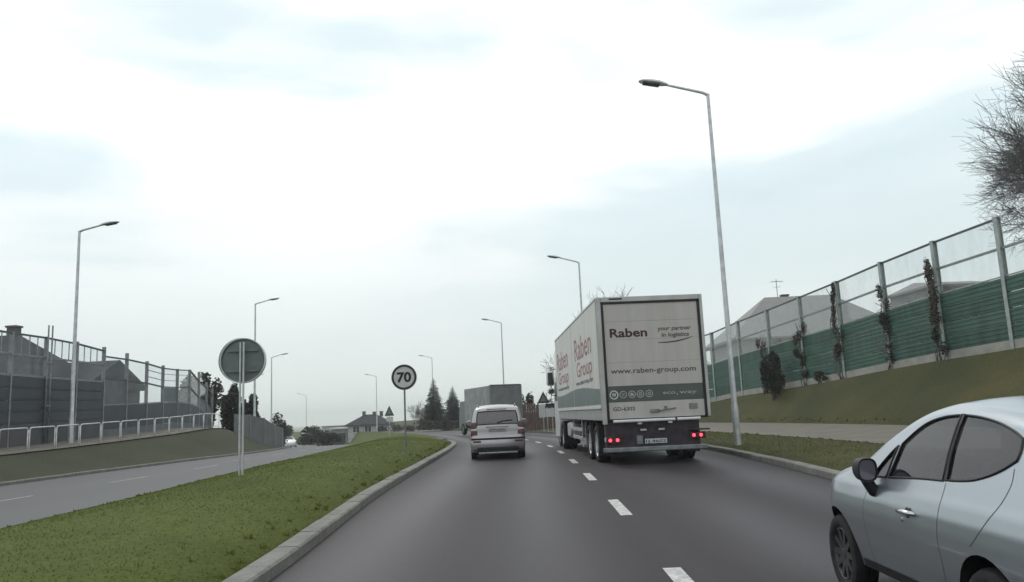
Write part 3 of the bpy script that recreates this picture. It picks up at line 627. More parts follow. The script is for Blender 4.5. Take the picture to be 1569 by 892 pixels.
p.tube([(-.3, 0, 1.0), (.35, 0, 1.0)], .018, 6); p.build('dipole', M['galv_dark'], t)
house((30.0, 54, 2.6), 0.06, 5.0, 5, 6.0, 6.5, 'small dark grey building with a low roof behind the nearest green panels', 'wall_mid', 'roof_grey', .2, .6, [('f', 0, 3.0, 1.2, 1.2)])
house((-33.2, 47, .8), -.08, 13.0, 9, 3.4, 6.5, 'dark house with chimneys rising over the dark barrier', 'wall_dark', 'roof_dark', .4, 3.4, [('f', 3.6, 1.7, 1.3, 1.2), ('f', .5, 1.7, 1.3, 1.2)], [(1.2, -1.2, 1.1), (3.0, .2, .6)])
house((-24.6, 43.5, .9), -.1, 5.0, 5, 3.0, 4.3, 'low dark outbuilding with a sloping roof behind the dark barrier', 'wall_dark', 'roof_dark', .3, 0)
house((-28.2, 152, -3.2), .05, 7.4, 7, 4.0, 5.6, 'pale hip-roofed house with a balcony far down the road', 'wall_white', 'roof_dark', .6, 3.2, [('f', -2.2, 2.3, 1.3, 1.2), ('f', 0, 2.3, 1.3, 1.2), ('f', 2.2, 2.3, 1.3, 1.2), ('f', 2.0, .4, 1.5, 1.3)], [(-1.2, 0, .5), (.8, -.3, .5), (2.1, 0, .4)])
t = thing('garage', (-33.6, 153, -3.2), 'low grey flat-roofed annex left of the hip-roofed house', 'garage')
p = MB(); p.box(-1.8, 1.6, -2.5, 2.5, -1, 3.1); p.build('wall', M['wall_mid'], t); p = MB(); p.box(-2.0, 1.75, -2.7, 2.7, 3.102, 3.35); p.build('roof', M['white_metal'], t)
p = MB(); p.box(-1.2, .9, -2.54, -2.502, .2, 2.3); p.build('door', M['wall_dark'], t)
t = thing('apartment_block', (-46.5, 205, -4), 'far pale flat-roofed block beyond the annex', 'building')
p = MB(); p.box(-3, 3.4, -4, 4, -2, 4.0); p.build('wall', M['wall_white'], t); p = MB(); p.box(-3.2, 3.6, -4.2, 4.2, 4.002, 4.3); p.build('roof', M['roof_grey'], t)
for k in range(3):
    p = MB(); p.box(-2.3+k*2, -1.2+k*2, -4.04, -4.001, 2.0, 3.2); p.build('window', M['window_dark'], t)
bush_later = ((-23.4, 99, -1.6), (1.7, 1.0, .95))

# brown board fence beside the curve
M['brown_board'] = mat('brown_boards', (.115, .072, .066), .8, col2=(.085, .055, .05), scale=3, stretch=(6, 6, .6))
x0, x1 = -.6, 5.2
t = thing('board_fence', (2.3, 68, -.1), 'reddish brown board fence beyond the curve beside the trailer cab', 'fence'); k = 0; x = x0
while x < x1:
    p = MB(); hgt = 2.15+.18*math.sin(x*2.1)+random.uniform(-.05, .05); p.box(x-2.3, x-2.3+.185, 0, .03, -.3, hgt, c=.004); p.build('board', M['brown_board'], t); x += .2
for zz in (.5, 1.7):
    p = MB(); p.box(x0-2.3, x1-2.3, .032, .08, zz, zz+.1); p.build('rail', M['brown_board'], t)
for xx in (x0, 1.8, x1):
    p = MB(); p.box(xx-2.36, xx-2.24, .083, .2, -.4, 2.3); p.build('post', M['brown_board'], t)

# ------------------------------------------------------------------ trees
M['bark'] = mat('bark', (.105, .095, .088), .9, scale=9, var=.2); M['twig'] = mat('twig', (.115, .105, .105), .9, scale=4, var=.2)
M['pale_twig'] = mat('pale_twig', (.34, .34, .33), .9, scale=4, var=.15)
M['needle'] = mat('needles', (.042, .052, .044), .85, scale=.8, col2=(.026, .034, .029), spec=.2)
M['leaf_dark'] = mat('dark_leaf', (.060, .062, .046), .8, scale=1.2, col2=(.036, .040, .030), spec=.25)
M['leaf_olive'] = mat('olive_leaf', (.085, .085, .045), .8, scale=1.5, col2=(.05, .052, .03), spec=.25)
M['leaf_brown'] = mat('brown_leaf', (.095, .078, .055), .85, scale=1.5, col2=(.06, .05, .036), spec=.2)

def bare_tree(loc, h, spread, label, trunk_r=.22, depth=5, mats=('bark', 'twig'), seed=1, trunk_h=.28, name='bare_tree', twig_r=.012, group=None, kids=(3, 4)):
    rnd = random.Random(seed); t = thing(name, loc, label, 'tree', group); tk = MB(); cr = MB()
    def br(p, d, ln, r, lv):
        n = 3; pts = [p]; dd = d.copy()
        for i in range(n):
            dd = (dd+Vector((rnd.gauss(0, .13), rnd.gauss(0, .13), rnd.gauss(.04, .09)))).normalized(); pts.append(pts[-1]+dd*ln/n)
        rs = [max(twig_r*.7, r*(1-.42*i/n)) for i in range(n+1)]
        (tk if lv < 2 else cr).tube(pts, rs, 7 if lv < 2 else (4 if lv < 4 else 3), cap=False)
        if lv >= depth: return
        kk = rnd.randint(*kids) + (1 if lv == 0 else 0)
        for i in range(kk):
            f = rnd.uniform(.35, 1) if i else 1.0; q = f*n; j = min(n-1, int(q)); pp = pts[j].lerp(pts[j+1], q-j)
            ang = rnd.uniform(.35, .95)*(1 if i else .5); az = rnd.uniform(0, 6.283); a = dd.orthogonal().normalized(); b = dd.cross(a)
            nd = (dd*math.cos(ang)+(a*math.cos(az)+b*math.sin(az))*math.sin(ang)*spread).normalized()
            br(pp, nd, ln*rnd.uniform(.58, .82), max(twig_r, rs[j+1]*rnd.uniform(.5, .72)), lv+1)
    br(Vector((0, 0, -.2)), Vector((0, 0, 1)), h*trunk_h, trunk_r, 0)
    tk.build('trunk', M[mats[0]], t, True); cr.build('crown', M[mats[1]], t, True, fix=False)
    return t
def clump(mb, c, rad, n, size, rnd, mi=0):
    for _ in range(n):
        u = Vector((rnd.gauss(0, 1), rnd.gauss(0, 1), rnd.gauss(0, 1))); u = u.normalized()*(rnd.random()**.45)
        p = Vector((c[0]+u.x*rad[0], c[1]+u.y*rad[1], c[2]+u.z*rad[2])); a = Vector((rnd.gauss(0, 1), rnd.gauss(0, 1), rnd.gauss(0, .7))).normalized(); b = a.orthogonal().normalized(); b = (b*math.cos(rnd.random()*6)+a.cross(b)*math.sin(rnd.random()*6))
        s = size*rnd.uniform(.6, 1.4); mb.add([p-a*s*.5, p+b*s*.28, p+a*s*.5, p-b*s*.28], [(0, 1, 2, 3)], mi)
def bush(loc, rad, label, m=('leaf_dark',), n=500, size=.18, seed=3, name='bush', stem=True, cat='bush', lobes=7, group=None):
    rnd = random.Random(seed); t = thing(name, loc, label, cat, group); f = MB(); s = MB()
    for k in range(lobes):
        c = Vector((rnd.uniform(-.62, .62)*rad[0], rnd.uniform(-.62, .62)*rad[1], rad[2]*(.35+1.3*rnd.random()))); q = rnd.uniform(.3, .5)
        clump(f, c, (rad[0]*q, rad[1]*q, rad[2]*q*1.1), n//lobes, size, rnd, rnd.randrange(len(m)))
        s.tube([(rnd.uniform(-.1, .1)*rad[0], rnd.uniform(-.1, .1)*rad[1], -.1), c*.5, c], [.04, .03, .012], 5)
    s.build('stem', M['bark'], t, True); f.build('foliage', [M[x] for x in m], t, fix=False); return t
def spruce(loc, h, r, label, seed=1):
    rnd = random.Random(seed); t = thing('spruce_tree', loc, label, 'tree', 'spruce trees at the bend'); p = MB(); p.tube([(0, 0, -.2), (0, 0, h*.5), (0, 0, h*.97)], [.17, .1, .02], 7); p.build('trunk', M['bark'], t, True)
    f = MB(); z = h*.05
    while z < h*.985:
        k = 1-z/h; rr = r*(k**.85)*rnd.uniform(.8, 1.1)+.05; nb = 11+int(9*k); a0 = rnd.random()*6.28
        for i in range(nb):
            a = a0+6.283*i/nb+rnd.gauss(0, .15); l = rr*rnd.uniform(.72, 1.15); dr = rnd.uniform(.18, .42)
            d = Vector((math.cos(a), math.sin(a), 0)); sd = Vector((-d.y, d.x, 0))
            for j in range(6):
                f0 = j/6; b = d*l*f0+Vector((0, 0, z-l*dr*f0*(1.3-.3*f0))); wd = l*.28*(1-.75*f0)
                for sg in (-1, 1):
                    tip = b+d*l*.26+sd*sg*wd+Vector((0, 0, rnd.uniform(-.16, .02)*l-.03)); f.add([b, b+d*l*.16, tip], [(0, 1, 2)])
                f.add([b, b+d*l*.2+Vector((0, 0, -.12*l)), b+d*l*.24], [(0, 1, 2)])
        z += h*.024+.03*k
    f.build('needles', M['needle'], t, fix=False); return t
spruce((-11.75, 112, .1), 6.9, 2.2, 'tallest dark spruce tree directly behind a lamp pole', 1)
spruce((-9.3, 115, .1), 5.7, 2.0, 'second dark spruce between the tallest spruce and the grey box lorry', 2)
spruce((-7.7, 116, .1), 2.7, 1.1, 'smallest spruce beside the grey box lorry', 3)
bush((-13.4, 112, -.1), (1.0, 1.0, 1.5), 'dark bush at the foot of the tallest spruce', ('leaf_dark',), 900, .22, 5)
bare_tree((-13.9, 107, -.2), 5.6, 1.0, 'pale bare birch left of the tallest spruce', .08, 5, ('pale_twig', 'pale_twig'), 21, .26, 'birch_tree', .016)
bush((-17.0, 118, -.9), (2.4, 1.5, .8), 'low grey bushes right of the warning sign before the bare birch', ('leaf_dark', 'leaf_olive'), 900, .22, 6)
bush((-23.0, 138, -2.6), (1.6, 1.4, 1.9), 'round dark bush standing at the corner of the hip-roofed house', ('leaf_dark',), 1100, .25, 7)
bush((-21.4, 138, -2.2), (1.2, 1.2, 1.3), 'dark bush behind the far warning sign', ('leaf_dark',), 900, .25, 8)
bush((-26.2, 142, -2.9), (2.4, 1.0, .75), 'low clipped bush before the hip-roofed house', ('leaf_dark', 'leaf_olive'), 700, .22, 9)
bush((-26.9, 91, -1.1), (1.5, 1.2, 1.75), 'dark bush at the end of the grey bank wall', ('leaf_dark', 'needle'), 2200, .24, 10)
bush((-26.3, 100, -1.3), (1.9, 1.2, 1.1), 'dark bush behind the small far round sign', ('leaf_dark', 'needle'), 1800, .24, 11)
bare_tree((-26.0, 103, -1.6), 3.4, 1.0, 'small bare tree above the white car', .07, 4, ('bark', 'twig'), 5, .25, 'bare_tree', .02)
bush(bush_later[0], bush_later[1], 'dark hedge between the small far round sign and the annex', ('leaf_dark', 'needle'), 2600, .24, 71, 'hedge', cat='hedge', lobes=12)
bush((-9.6, 106, -.3), (4.6, .9, .62), 'low dark hedge at the foot of the spruce trees', ('leaf_dark', 'needle'), 3600, .26, 72, 'hedge', cat='hedge', lobes=22)
bush((-30, 128, -2.6), (5.5, 1.6, 1.35), 'dark clipped hedge far beyond the white car', ('leaf_dark',), 2000, .3, 12, 'hedge', cat='hedge', lobes=14)
bush((-39, 150, -3.4), (3.0, 1.6, 1.0), 'pale grey bushes left of the low annex', ('leaf_olive', 'leaf_dark'), 900, .3, 13)
# evergreen trees showing over the far end of the dark barrier
for i, (x, y, hh, r) in enumerate(((-21.6, 51.5, 4.2, 1.0), (-20.7, 53, 4.3, .9), (-19.9, 55.5, 3.7, .8), (-19.5, 58, 2.9, .7))):
    lab = ('dark evergreen tree behind the framed end of the dark barrier', 'tallest dark evergreen over the end of the dark barrier', 'dark evergreen right of the tallest one at the barrier end', 'shortest dark evergreen where the white railing ends')[i]
    t = bush((x, y, .6), (r, r, hh/2), lab, ('leaf_dark', 'needle'), 4200, .26, 30+i, 'evergreen_tree', cat='tree', lobes=11, group='evergreens behind the dark barrier')
# right side
bare_tree((34.6, 43, 1.6), 21, .95, 'big bare tree with fine twigs over the nearest barrier panels', .34, 6, ('bark', 'twig'), 4, .33, 'bare_tree', .0125, kids=(5, 6))
bare_tree((29.4, 43.5, 2.6), 8, 1.0, 'lower bare tree behind the nearest green panels', .16, 5, ('bark', 'twig'), 9, .25, 'bare_tree', .012)
for (x, y, h, s, lab) in ((11.3, 82, 17.5, 12, 'bare tree whose crown shows over the roof of the lettered trailer'), (14.4, 84, 17, 13, 'thin bare treetop right of the crown over the trailer roof'), (6.3, 74, 10, 14, 'bare tree behind the front end of the lettered trailer')):
    bare_tree((x, y, 1.2), h, 1.0, lab, .16, 5, ('bark', 'twig'), s, .3, 'bare_tree', .018)
for (x, y, h, s, lab) in ((15.2, 64, 6.0, 15, 'pale bare tree right of the lettered trailer behind the barrier'), (16.6, 63, 4.6, 16, 'low pale bare tree beside the grey hipped house')):
    bare_tree((x, y, 1.3), h, 1.0, lab, .1, 5, ('pale_twig', 'pale_twig'), s, .25, 'bare_tree', .016)
bush((26.6, 49, 2.6), (1.6, 1.2, 2.6), 'dark bush behind the clear panes left of the small grey building', ('leaf_dark', 'leaf_brown'), 1300, .2, 17)
bush((30.6, 47, 2.6), (2.0, 1.4, 2.8), 'dark bush behind the clear panes under the big bare tree', ('leaf_dark', 'leaf_brown'), 1500, .2, 18)
bush((3.2, 70.5, .0), (1.5, 1.0, 1.35), 'dark shrub rising over the brown board fence', ('leaf_dark',), 1000, .2, 19)
bush((.9, 71, .0), (.7, .7, 1.6), 'narrow dark conifer over the brown board fence', ('needle',), 900, .2, 20)
bush((-2.6, 75, -.1), (1.3, 1.0, 1.0), 'dark bush right of the grey box lorry', ('leaf_dark',), 900, .2, 22)
# creepers on the barrier posts
def creeper(i, dx, w, h0, h1, label, m, n, seed, out=.32):
    x, y = bp[i]; x -= out*.9; y -= .1; x += dx; rnd = random.Random(seed); z = ground_z(x, y)
    t = thing('climbing_plant', (x, y, z), label, 'climbing plant', 'climbing plants on the green barrier'); s = MB(); f = MB()
    for k in range(6):
        pts = [(rnd.gauss(0, w*.2), rnd.gauss(0, .05), -.1)]; zz = 0
        while zz < h1*rnd.uniform(.8, 1.02): zz += .35; pts.append((rnd.gauss(0, w*.28), rnd.gauss(.08, .05), zz))
        s.tube(pts, [.022]+[.014]*(len(pts)-1), 4)
    nl = 7
    for k in range(nl):
        zz = h0+(h1-h0)*((k+rnd.random())/nl)**.85; wk = w*rnd.uniform(.35, 1.0)*(1.15-.75*(zz-h0)/(h1-h0)); cx_ = rnd.gauss(0, w*.22)
        clump(f, (cx_, rnd.gauss(0, .06), zz), (wk*.62, .17, rnd.uniform(.2, .42)*(h1-h0)/3), int(n/nl*rnd.uniform(.5, 1.5)), .10, rnd, rnd.randrange(len(m)))
    s.build('stem', M['bark'], t, True); f.build('foliage', [M[q] for q in m], t, fix=False)
creeper(9, -.15, .42, .2, 2.9, 'creeper on the post just right of the thin post nearest the trailer', ('leaf_brown', 'leaf_dark'), 700, 41)
creeper(8, .1, .75, .3, 3.0, 'brown creeper over two panels between the dark shrub and the mid posts', ('leaf_brown', 'leaf_dark'), 1500, 42)
creeper(7, .0, .45, .6, 4.3, 'tall thin creeper climbing to the top rail of its post', ('leaf_dark', 'leaf_brown'), 1300, 43)
creeper(6, .15, .62, .2, 3.3, 'dense creeper spreading right of its post under the clear pane', ('leaf_dark', 'leaf_brown'), 1900, 44)
creeper(5, .0, .42, .1, 3.9, 'dark creeper on the post before the small grey building', ('leaf_dark', 'leaf_brown'), 1500, 45)
sx_, sy_ = bp[8][0]-.9, bp[8][1]+1.6
bush((sx_-.25, sy_+.2, ground_z(sx_-.25, sy_+.2)), (.75, .5, 1.35), 'broad dark shrub standing before the green barrier', ('leaf_dark', 'needle'), 5200, .15, 60, 'shrub', cat='shrub', lobes=12)
t = bush((14.35, 37.4, ground_z(14.35, 37.4)), (.4, .3, .28), 'tiny dark bush at the foot of the barrier plinth', ('leaf_dark', 'leaf_brown'), 900, .1, 61, lobes=5)
# ------------------------------------------------------------------ vehicles
M['silver_paint'] = mat('silver_blue_paint', (.35, .39, .425), .30, .8, scale=1.2, var=.02, coat=.5)
M['champagne_paint'] = mat('silver_paint', (.37, .362, .368), .36, .5, scale=1.2, var=.03, coat=.5)
M['white_paint'] = mat('white_paint', (.72, .73, .73), .35, scale=1.2, var=.02, coat=.5)
M['shut'] = mat('shut_line', (.05, .055, .06), .8, scale=5)
M['cabin'] = mat('cabin_trim', (.035, .035, .038), .75, scale=9)
M['liner'] = mat('headliner', (.16, .16, .16), .9, scale=9)
M['car_glass'] = glass_mat('car_glass', (.36, .38, .41), .085, .012, .045, (.26, .27, .29))
M['car_glass_dark'] = glass_mat('dark_car_glass', (.22, .22, .24), .12, .015, .16, (.20, .20, .21))
M['dark_rim'] = mat('dark_rim', (.07, .07, .075), .45, .6, scale=6); M['alloy'] = mat('alloy', (.18, .18, .19), .4, .7, scale=6); M['chrome'] = mat('chrome', (.6, .62, .63), .18, .95, scale=6, var=.05)
M['mirror_glass'] = mat('mirror_glass', (.17, .165, .19), .12, .5, scale=3, var=.05)
M['red_lens'] = mat('red_lens', (.10, .012, .014), .2, scale=20, coat=.6); M['clear_lens'] = mat('clear_lens', (.50, .48, .48), .15, scale=20, coat=.6)
M['lit_red'] = mat('lit_red_lamp', (.5, .02, .03), .3, emit=(1, .03, .06), estr=6.0, scale=20)
M['plate_white'] = mat('number_plate', (.36, .36, .37), .5, scale=9)
M['tail_dark'] = mat('smoked_lens', (.05, .012, .012), .2, scale=9, coat=.6)

def spline(pts, per=6):
    """dense polyline through (u, z); a third value 1 marks a hard corner"""
    out = []; n = len(pts); P = [Vector(p[:2]) for p in pts]; hard = [len(p) > 2 for p in pts]
    for i in range(n-1):
        p1, p2 = P[i], P[i+1]; p0 = P[i-1] if i and not hard[i] else p1*2-p2; p3 = P[i+2] if i+2 < n and not hard[i+1] else p2*2-p1
        for k in range(per):
            t = k/per; out.append(.5*((2*p1)+(p2-p0)*t+(2*p0-5*p1+4*p2-p3)*t*t+(3*p1-p0-3*p2+p3)*t**3))
    out.append(P[-1]); return [(p.x, p.y) for p in out]
def inside(P, poly):
    x, y = P[:, 0], P[:, 1]; c = np.zeros(len(P), bool); q = np.array(poly); x0, y0 = q[:, 0], q[:, 1]; x1, y1 = np.roll(x0, -1), np.roll(y0, -1)
    for a, b, d, e in zip(x0, y0, x1, y1):
        if b != e: c ^= ((b > y) != (e > y)) & (x < (d-a)*(y-b)/(e-b)+a)
    return c
def seg_dist(P, line):
    q = np.array(line); best = np.full(len(P), 1e9)
    for a, b in zip(q[:-1], q[1:]):
        ab = b-a; l = max(1e-12, ab@ab); t = np.clip(((P-a)@ab)/l, 0, 1); best = np.minimum(best, np.hypot(*(P-(a+t[:, None]*ab)).T))
    return best
def cdt(loops, extra, keep):
    vs = []; ed = []
    for lp_ in loops:
        o = len(vs); vs += [Vector(p) for p in lp_]; ed += [(o+i, o+(i+1) % len(lp_)) for i in range(len(lp_))]
    vs += [Vector(p) for p in extra]
    r = delaunay_2d_cdt(vs, ed, [], 0, 1e-5); V = np.array([(v.x, v.y) for v in r[0]]); F = np.array([tuple(f) for f in r[2]])
    return V, F[keep(V[F].mean(1))]

def wheel(root, loc, R, wd, spokes=10, name='wheel', rim_m='alloy', face=-1, dual=False):
    wr = bpy.data.objects.new(name, None); COL.objects.link(wr); wr.parent = root; wr.location = loc
    h = wd/2; r = R*.66
    p = MB(); p.lathe([(-h*.8, r), (-h*.96, r+.02), (-h, R*.86), (-h*.9, R*.955), (-h*.62, R), (-h*.2, R), (-h*.17, R-.008), (-h*.1, R-.008), (-h*.07, R), (h*.07, R), (h*.1, R-.008), (h*.17, R-.008), (h*.2, R), (h*.62, R), (h*.9, R*.955), (h, R*.86), (h*.96, r+.02), (h*.8, r), (-h*.8, r)], 'x', 32)
    p.build('tyre', M['rubber'], wr, True, angle=35)
    p = MB(); f = face; p.lathe([(f*h*.82, r*1.0), (f*h*.86, r*.97), (f*h*.6, r*.92), (-f*h*.8, r*.94), (-f*h*.8, r), (f*h*.82, r)], 'x', 32)
    p.lathe([(f*h*.3, r*.9), (f*h*.3, 0)], 'x', 20); p.lathe([(f*h*.3, r*.26), (f*h*.72, r*.24), (f*h*.78, r*.12), (f*h*.78, 0)], 'x', 18)
    for k in range(spokes):
        a = 6.2832*k/spokes; c, s = math.cos(a), math.sin(a); pts = []
        for rr, hw, ax in ((r*.2, .032, f*h*.72), (r*.95, .020, f*h*.82)):
            for dd in (0, -f*.03):
                for sg in (-1, 1): pts.append((ax+dd, c*rr-s*hw*sg, s*rr+c*hw*sg))
        p.hexa([pts[0], pts[1], pts[3], pts[2], pts[4], pts[5], pts[7], pts[6]])
    p.build('rim', M[rim_m], wr); return wr

def car(root, top, W, zb, wheels, R, side_windows, lt, paint, glass, front_glass=None, rear_glass=None, plan=(.3, .3, .45, .28), pillars=(), shuts=(), grid=.07, arch=.40, crown=.05, belt=None, rim='alloy', vg=.86, wheel_w=.20, spokes=10):
    """top: silhouette (u, z) from the rear bumper's foot over the roof to the front bumper's foot; W half width; lt: inset by height;
    plan: (rear run, rear inset, front run, front inset)"""
    sil = spline(top, 7); S2 = np.array(sil); u0, u1 = S2[:, 0].min(), S2[:, 0].max(); LT = np.array(lt)
    rr = .07
    def inset(P):
        u, z = P[:, 0], P[:, 1]; l = np.interp(z, LT[:, 0], LT[:, 1])
        a = np.clip(1-(u-u0)/plan[0], 0, 1); b = np.clip(1-(u1-u)/plan[2], 0, 1); l = l+plan[1]*a**2+plan[3]*b**2
        d = np.clip(seg_dist(P, sil)/rr, 0, 1); return l+rr*(1-np.sqrt(np.clip(1-(1-d)**2, 0, 1)))
    def to3(P, sg, off=0.0):
        P = np.asarray(P, float).reshape(-1, 2); x = (W-inset(P)+off)*sg; return [(float(a), float(b), float(c)) for a, (b, c) in zip(x, P)]
    def arc(uc, a=arch, k=18):
        zc = R+.015; a0 = math.asin(max(-1, min(1, (zb-zc)/a))); return [(uc+a*math.cos(t), zc+a*math.sin(t)) for t in np.linspace(a0, math.pi-a0, k)]
    ua, ub = wheels
    bot = [sil[-1]] + [(u1-.1-(u1-.1-ub-arch)*f, zb) for f in (.3, .6)]+arc(ub)+[(ub-arch+(ua+arch-ub+arch)*f, zb) for f in np.linspace(.12, .88, 8)]+arc(ua)+[(u0+(ua-arch-u0)*f, zb) for f in (.7, .4)]
    outline = sil+bot[1:]
    wins = [spline(list(w_)+[w_[0]], 5)[:-1] for w_ in side_windows]
    gx = np.arange(u0, u1, grid); gz_ = np.arange(zb, S2[:, 1].max(), grid*.8); G = np.array([(a, b) for a in gx for b in gz_]); G = G[inside(G, outline)]
    G = G[(seg_dist(G, outline+outline[:1]) > .02)]
    for w_ in wins: G = G[seg_dist(G, w_+w_[:1]) > .02]
    ring = []
    for k in range(len(sil)-1):
        a, b = np.array(sil[k]), np.array(sil[k+1]); t = (b-a)/max(1e-9, np.hypot(*(b-a))); nn = np.array((t[1], -t[0]))
        for dd in (.006, .015, .028, .045, .07): ring += [(a+b)/2+nn*dd, a+nn*dd]
    ring = np.array(ring); ring = ring[inside(ring, outline)]
    for w_ in wins: ring = ring[seg_dist(ring, w_+w_[:1]) > .012]
    ok = lambda C: inside(C, outline) & ~np.any([inside(C, w_) for w_ in wins] or [np.zeros(len(C), bool)], axis=0)
    V, F = cdt([outline]+wins, list(G)+list(ring), ok)
    body = MB()
    for sg in (-1, 1): body.add(to3(V, sg), [tuple(f) for f in F])
    # top sheet
    vcol = [-1, -.97, -.93, -vg, -.6, -.3, 0, .3, .6, vg, .93, .97, 1]; ws = W-inset(S2); ns = len(sil)
    tang = np.gradient(S2, axis=0); tang /= np.hypot(*tang.T)[:, None]; nor = np.stack([-tang[:, 1], tang[:, 0]], 1)
    def TP(i, v, off=0.0):
        h = crown*(1-abs(v)**2.2)*1.0+off; return (float(ws[i]*v), float(S2[i, 0]+nor[i, 0]*h), float(S2[i, 1]+nor[i, 1]*h))
    near = lambda p: int(np.argmin(np.hypot(*(S2-np.array(p)).T)))
    gl = []
    for name, g in (('windscreen', front_glass), ('rear_window', rear_glass)):
        if g: a, b = sorted((near(g[0]), near(g[1]))); gl.append((name, a, b))
    o = len(body.v); nv = len(vcol); body.v += [TP(i, v) for i in range(ns) for v in vcol]; i3, i9 = 3, nv-4
    for i in range(ns-1):
        for k in range(nv-1):
            if any(a <= i < b and i3 <= k < i9 for _, a, b in gl): continue
            body.f.append((o+i*nv+k, o+i*nv+k+1, o+(i+1)*nv+k+1, o+(i+1)*nv+k)); body.m.append(0)
    ob = body.build('body', paint, root, fix=False); bm = bmesh.new(); bm.from_mesh(ob.data); bmesh.ops.remove_doubles(bm, verts=bm.verts, dist=4e-4); bmesh.ops.recalc_face_normals(bm, faces=bm.faces); bm.to_mesh(ob.data); bm.free()
    ob.data.polygons.foreach_set('use_smooth', [True]*len(ob.data.polygons)); me = ob.data
    # exact normals of the side surface, so that reflections run cleanly over the panels
    X = np.array([v.co[:] for v in me.vertices]); NN = np.array([v.normal[:] for v in me.vertices]); P2 = X[:, 1:]; sg_ = np.sign(X[:, 0])
    on = (np.abs(np.abs(X[:, 0])-(W-inset(P2))) < 1e-3) & (seg_dist(P2, sil) > .004); e = 2e-3
    du = (inset(P2+np.array((e, 0)))-inset(P2-np.array((e, 0))))/(2*e); dz = (inset(P2+np.array((0, e)))-inset(P2-np.array((0, e))))/(2*e)
    A = np.stack([sg_, du, dz], 1); A /= np.linalg.norm(A, axis=1)[:, None]; flip = np.sign((A*NN).sum(1)); NN[on] = A[on]
    me.normals_split_custom_set_from_vertices(NN.tolist())
    for name, a, b in gl:
        p = MB(); cols = vcol[i3:i9+1]; rows = range(a, b+1); m_ = len(cols); p.v = [TP(i, v, -.004) for i in rows for v in cols]
        p.f = [(r*m_+k, r*m_+k+1, (r+1)*m_+k+1, (r+1)*m_+k) for r in range(b-a) for k in range(m_-1)]; p.m = [0]*len(p.f); go = p.build(name, glass, root, True, fix=False)
        q = MB(); loop = [TP(a, v, .002) for v in cols]+[TP(i, vcol[i9], .002) for i in range(a+1, b+1)]+[TP(b, v, .002) for v in cols[::-1][1:]]+[TP(i, vcol[i3], .002) for i in range(b-1, a-1, -1)]
        q.tube(loop, .016, 5, cap=False); q.build('seal', M['black'], go, True)
    for w_ in wins:
        g = np.array([(a, b) for a in gx for b in gz_]); g = g[inside(g, w_)]; g = g[seg_dist(g, w_+w_[:1]) > .02]
        V2, F2 = cdt([w_], list(g), lambda C: inside(C, w_))
        for sg in (-1, 1):
            p = MB(); p.add(to3(V2, sg, -.008), [tuple(f) for f in F2]); go = p.build('side_window', glass, root, True, fix=False)
            q = MB(); lpp = to3(w_+w_[:2], sg, .001); q.tube(lpp, .0085, 5, cap=False); q.build('seal', M['black'], go, True)
    for pl in pillars:
        for sg in (-1, 1):
            V2, F2 = cdt([pl], [], lambda C: inside(C, pl)); p = MB(); p.add(to3(V2, sg, .003), [tuple(f) for f in F2]); p.build('pillar_cover', M['black'], root, fix=False)
    for sh in shuts:
        d = spline(sh, 8)
        for sg in (-1, 1):
            p = MB(); q = np.array(d); t = np.gradient(q, axis=0); t /= np.hypot(*t.T)[:, None]; nn = np.stack([-t[:, 1], t[:, 0]], 1)*.0024
            A, B = to3(q-nn, sg, .0015), to3(q+nn, sg, .0015); p.add(A+B, [(i, i+1, len(d)+i+1, len(d)+i) for i in range(len(d)-1)]); p.build('shut_line', M['shut'], root, fix=False)
    # wheel housings, underbody, wheels
    p = MB()
    for uc in wheels:
        ar = arc(uc, arch-.002)
        for sg in (-1, 1):
            A = to3(ar, sg, -.004); B = [((abs(x)-.30)*sg, y, z) for x, y, z in A]; p.add(A+B, [(i, i+1, len(ar)+i+1, len(ar)+i) for i in range(len(ar)-1)])
    p.box(-W+.32, W-.32, u0+.15, u1-.25, zb-.06, zb+.30)
    for uc in wheels: p.box(-W+.34, W-.34, uc-arch-.04, uc+arch+.04, zb+.29, R+arch+.05)
    p.box(-W+.12, W-.12, ua+arch+.02, ub-arch-.02, zb-.02, zb+.08)
    p.build('underbody', M['rubber'], root)
    for uc in wheels:
        wx = W-float(inset(np.array([(uc, R+arch+.03)]))[0])
        for sg in (-1, 1): wheel(root, (sg*(wx-wheel_w/2-.015), uc, R), R, wheel_w, spokes, rim_m=rim, face=sg)
    return to3, TP, sil, near

def seat(root, x, u, z, s=1.0, m='cabin'):
    t = bpy.data.objects.new('seat', None); COL.objects.link(t); t.parent = root
    p = MB(); p.box(x-.24, x+.24, u, u+.5, z, z+.16, c=.05); p.build('cushion', M[m], t, True, angle=50)
    p = MB(); R_ = Matrix.Translation((x, u+.02, z+.1)) @ Matrix.Rotation(math.radians(16), 4, 'X'); p.box(-.23, .23, -.07, .07, 0, .60, c=.05, M=R_); p.build('backrest', M[m], t, True, angle=50)
    p = MB(); p.box(-.13, .13, -.045, .045, .64, .83, c=.04, M=R_); p.build('headrest', M[m], t, True, angle=50)

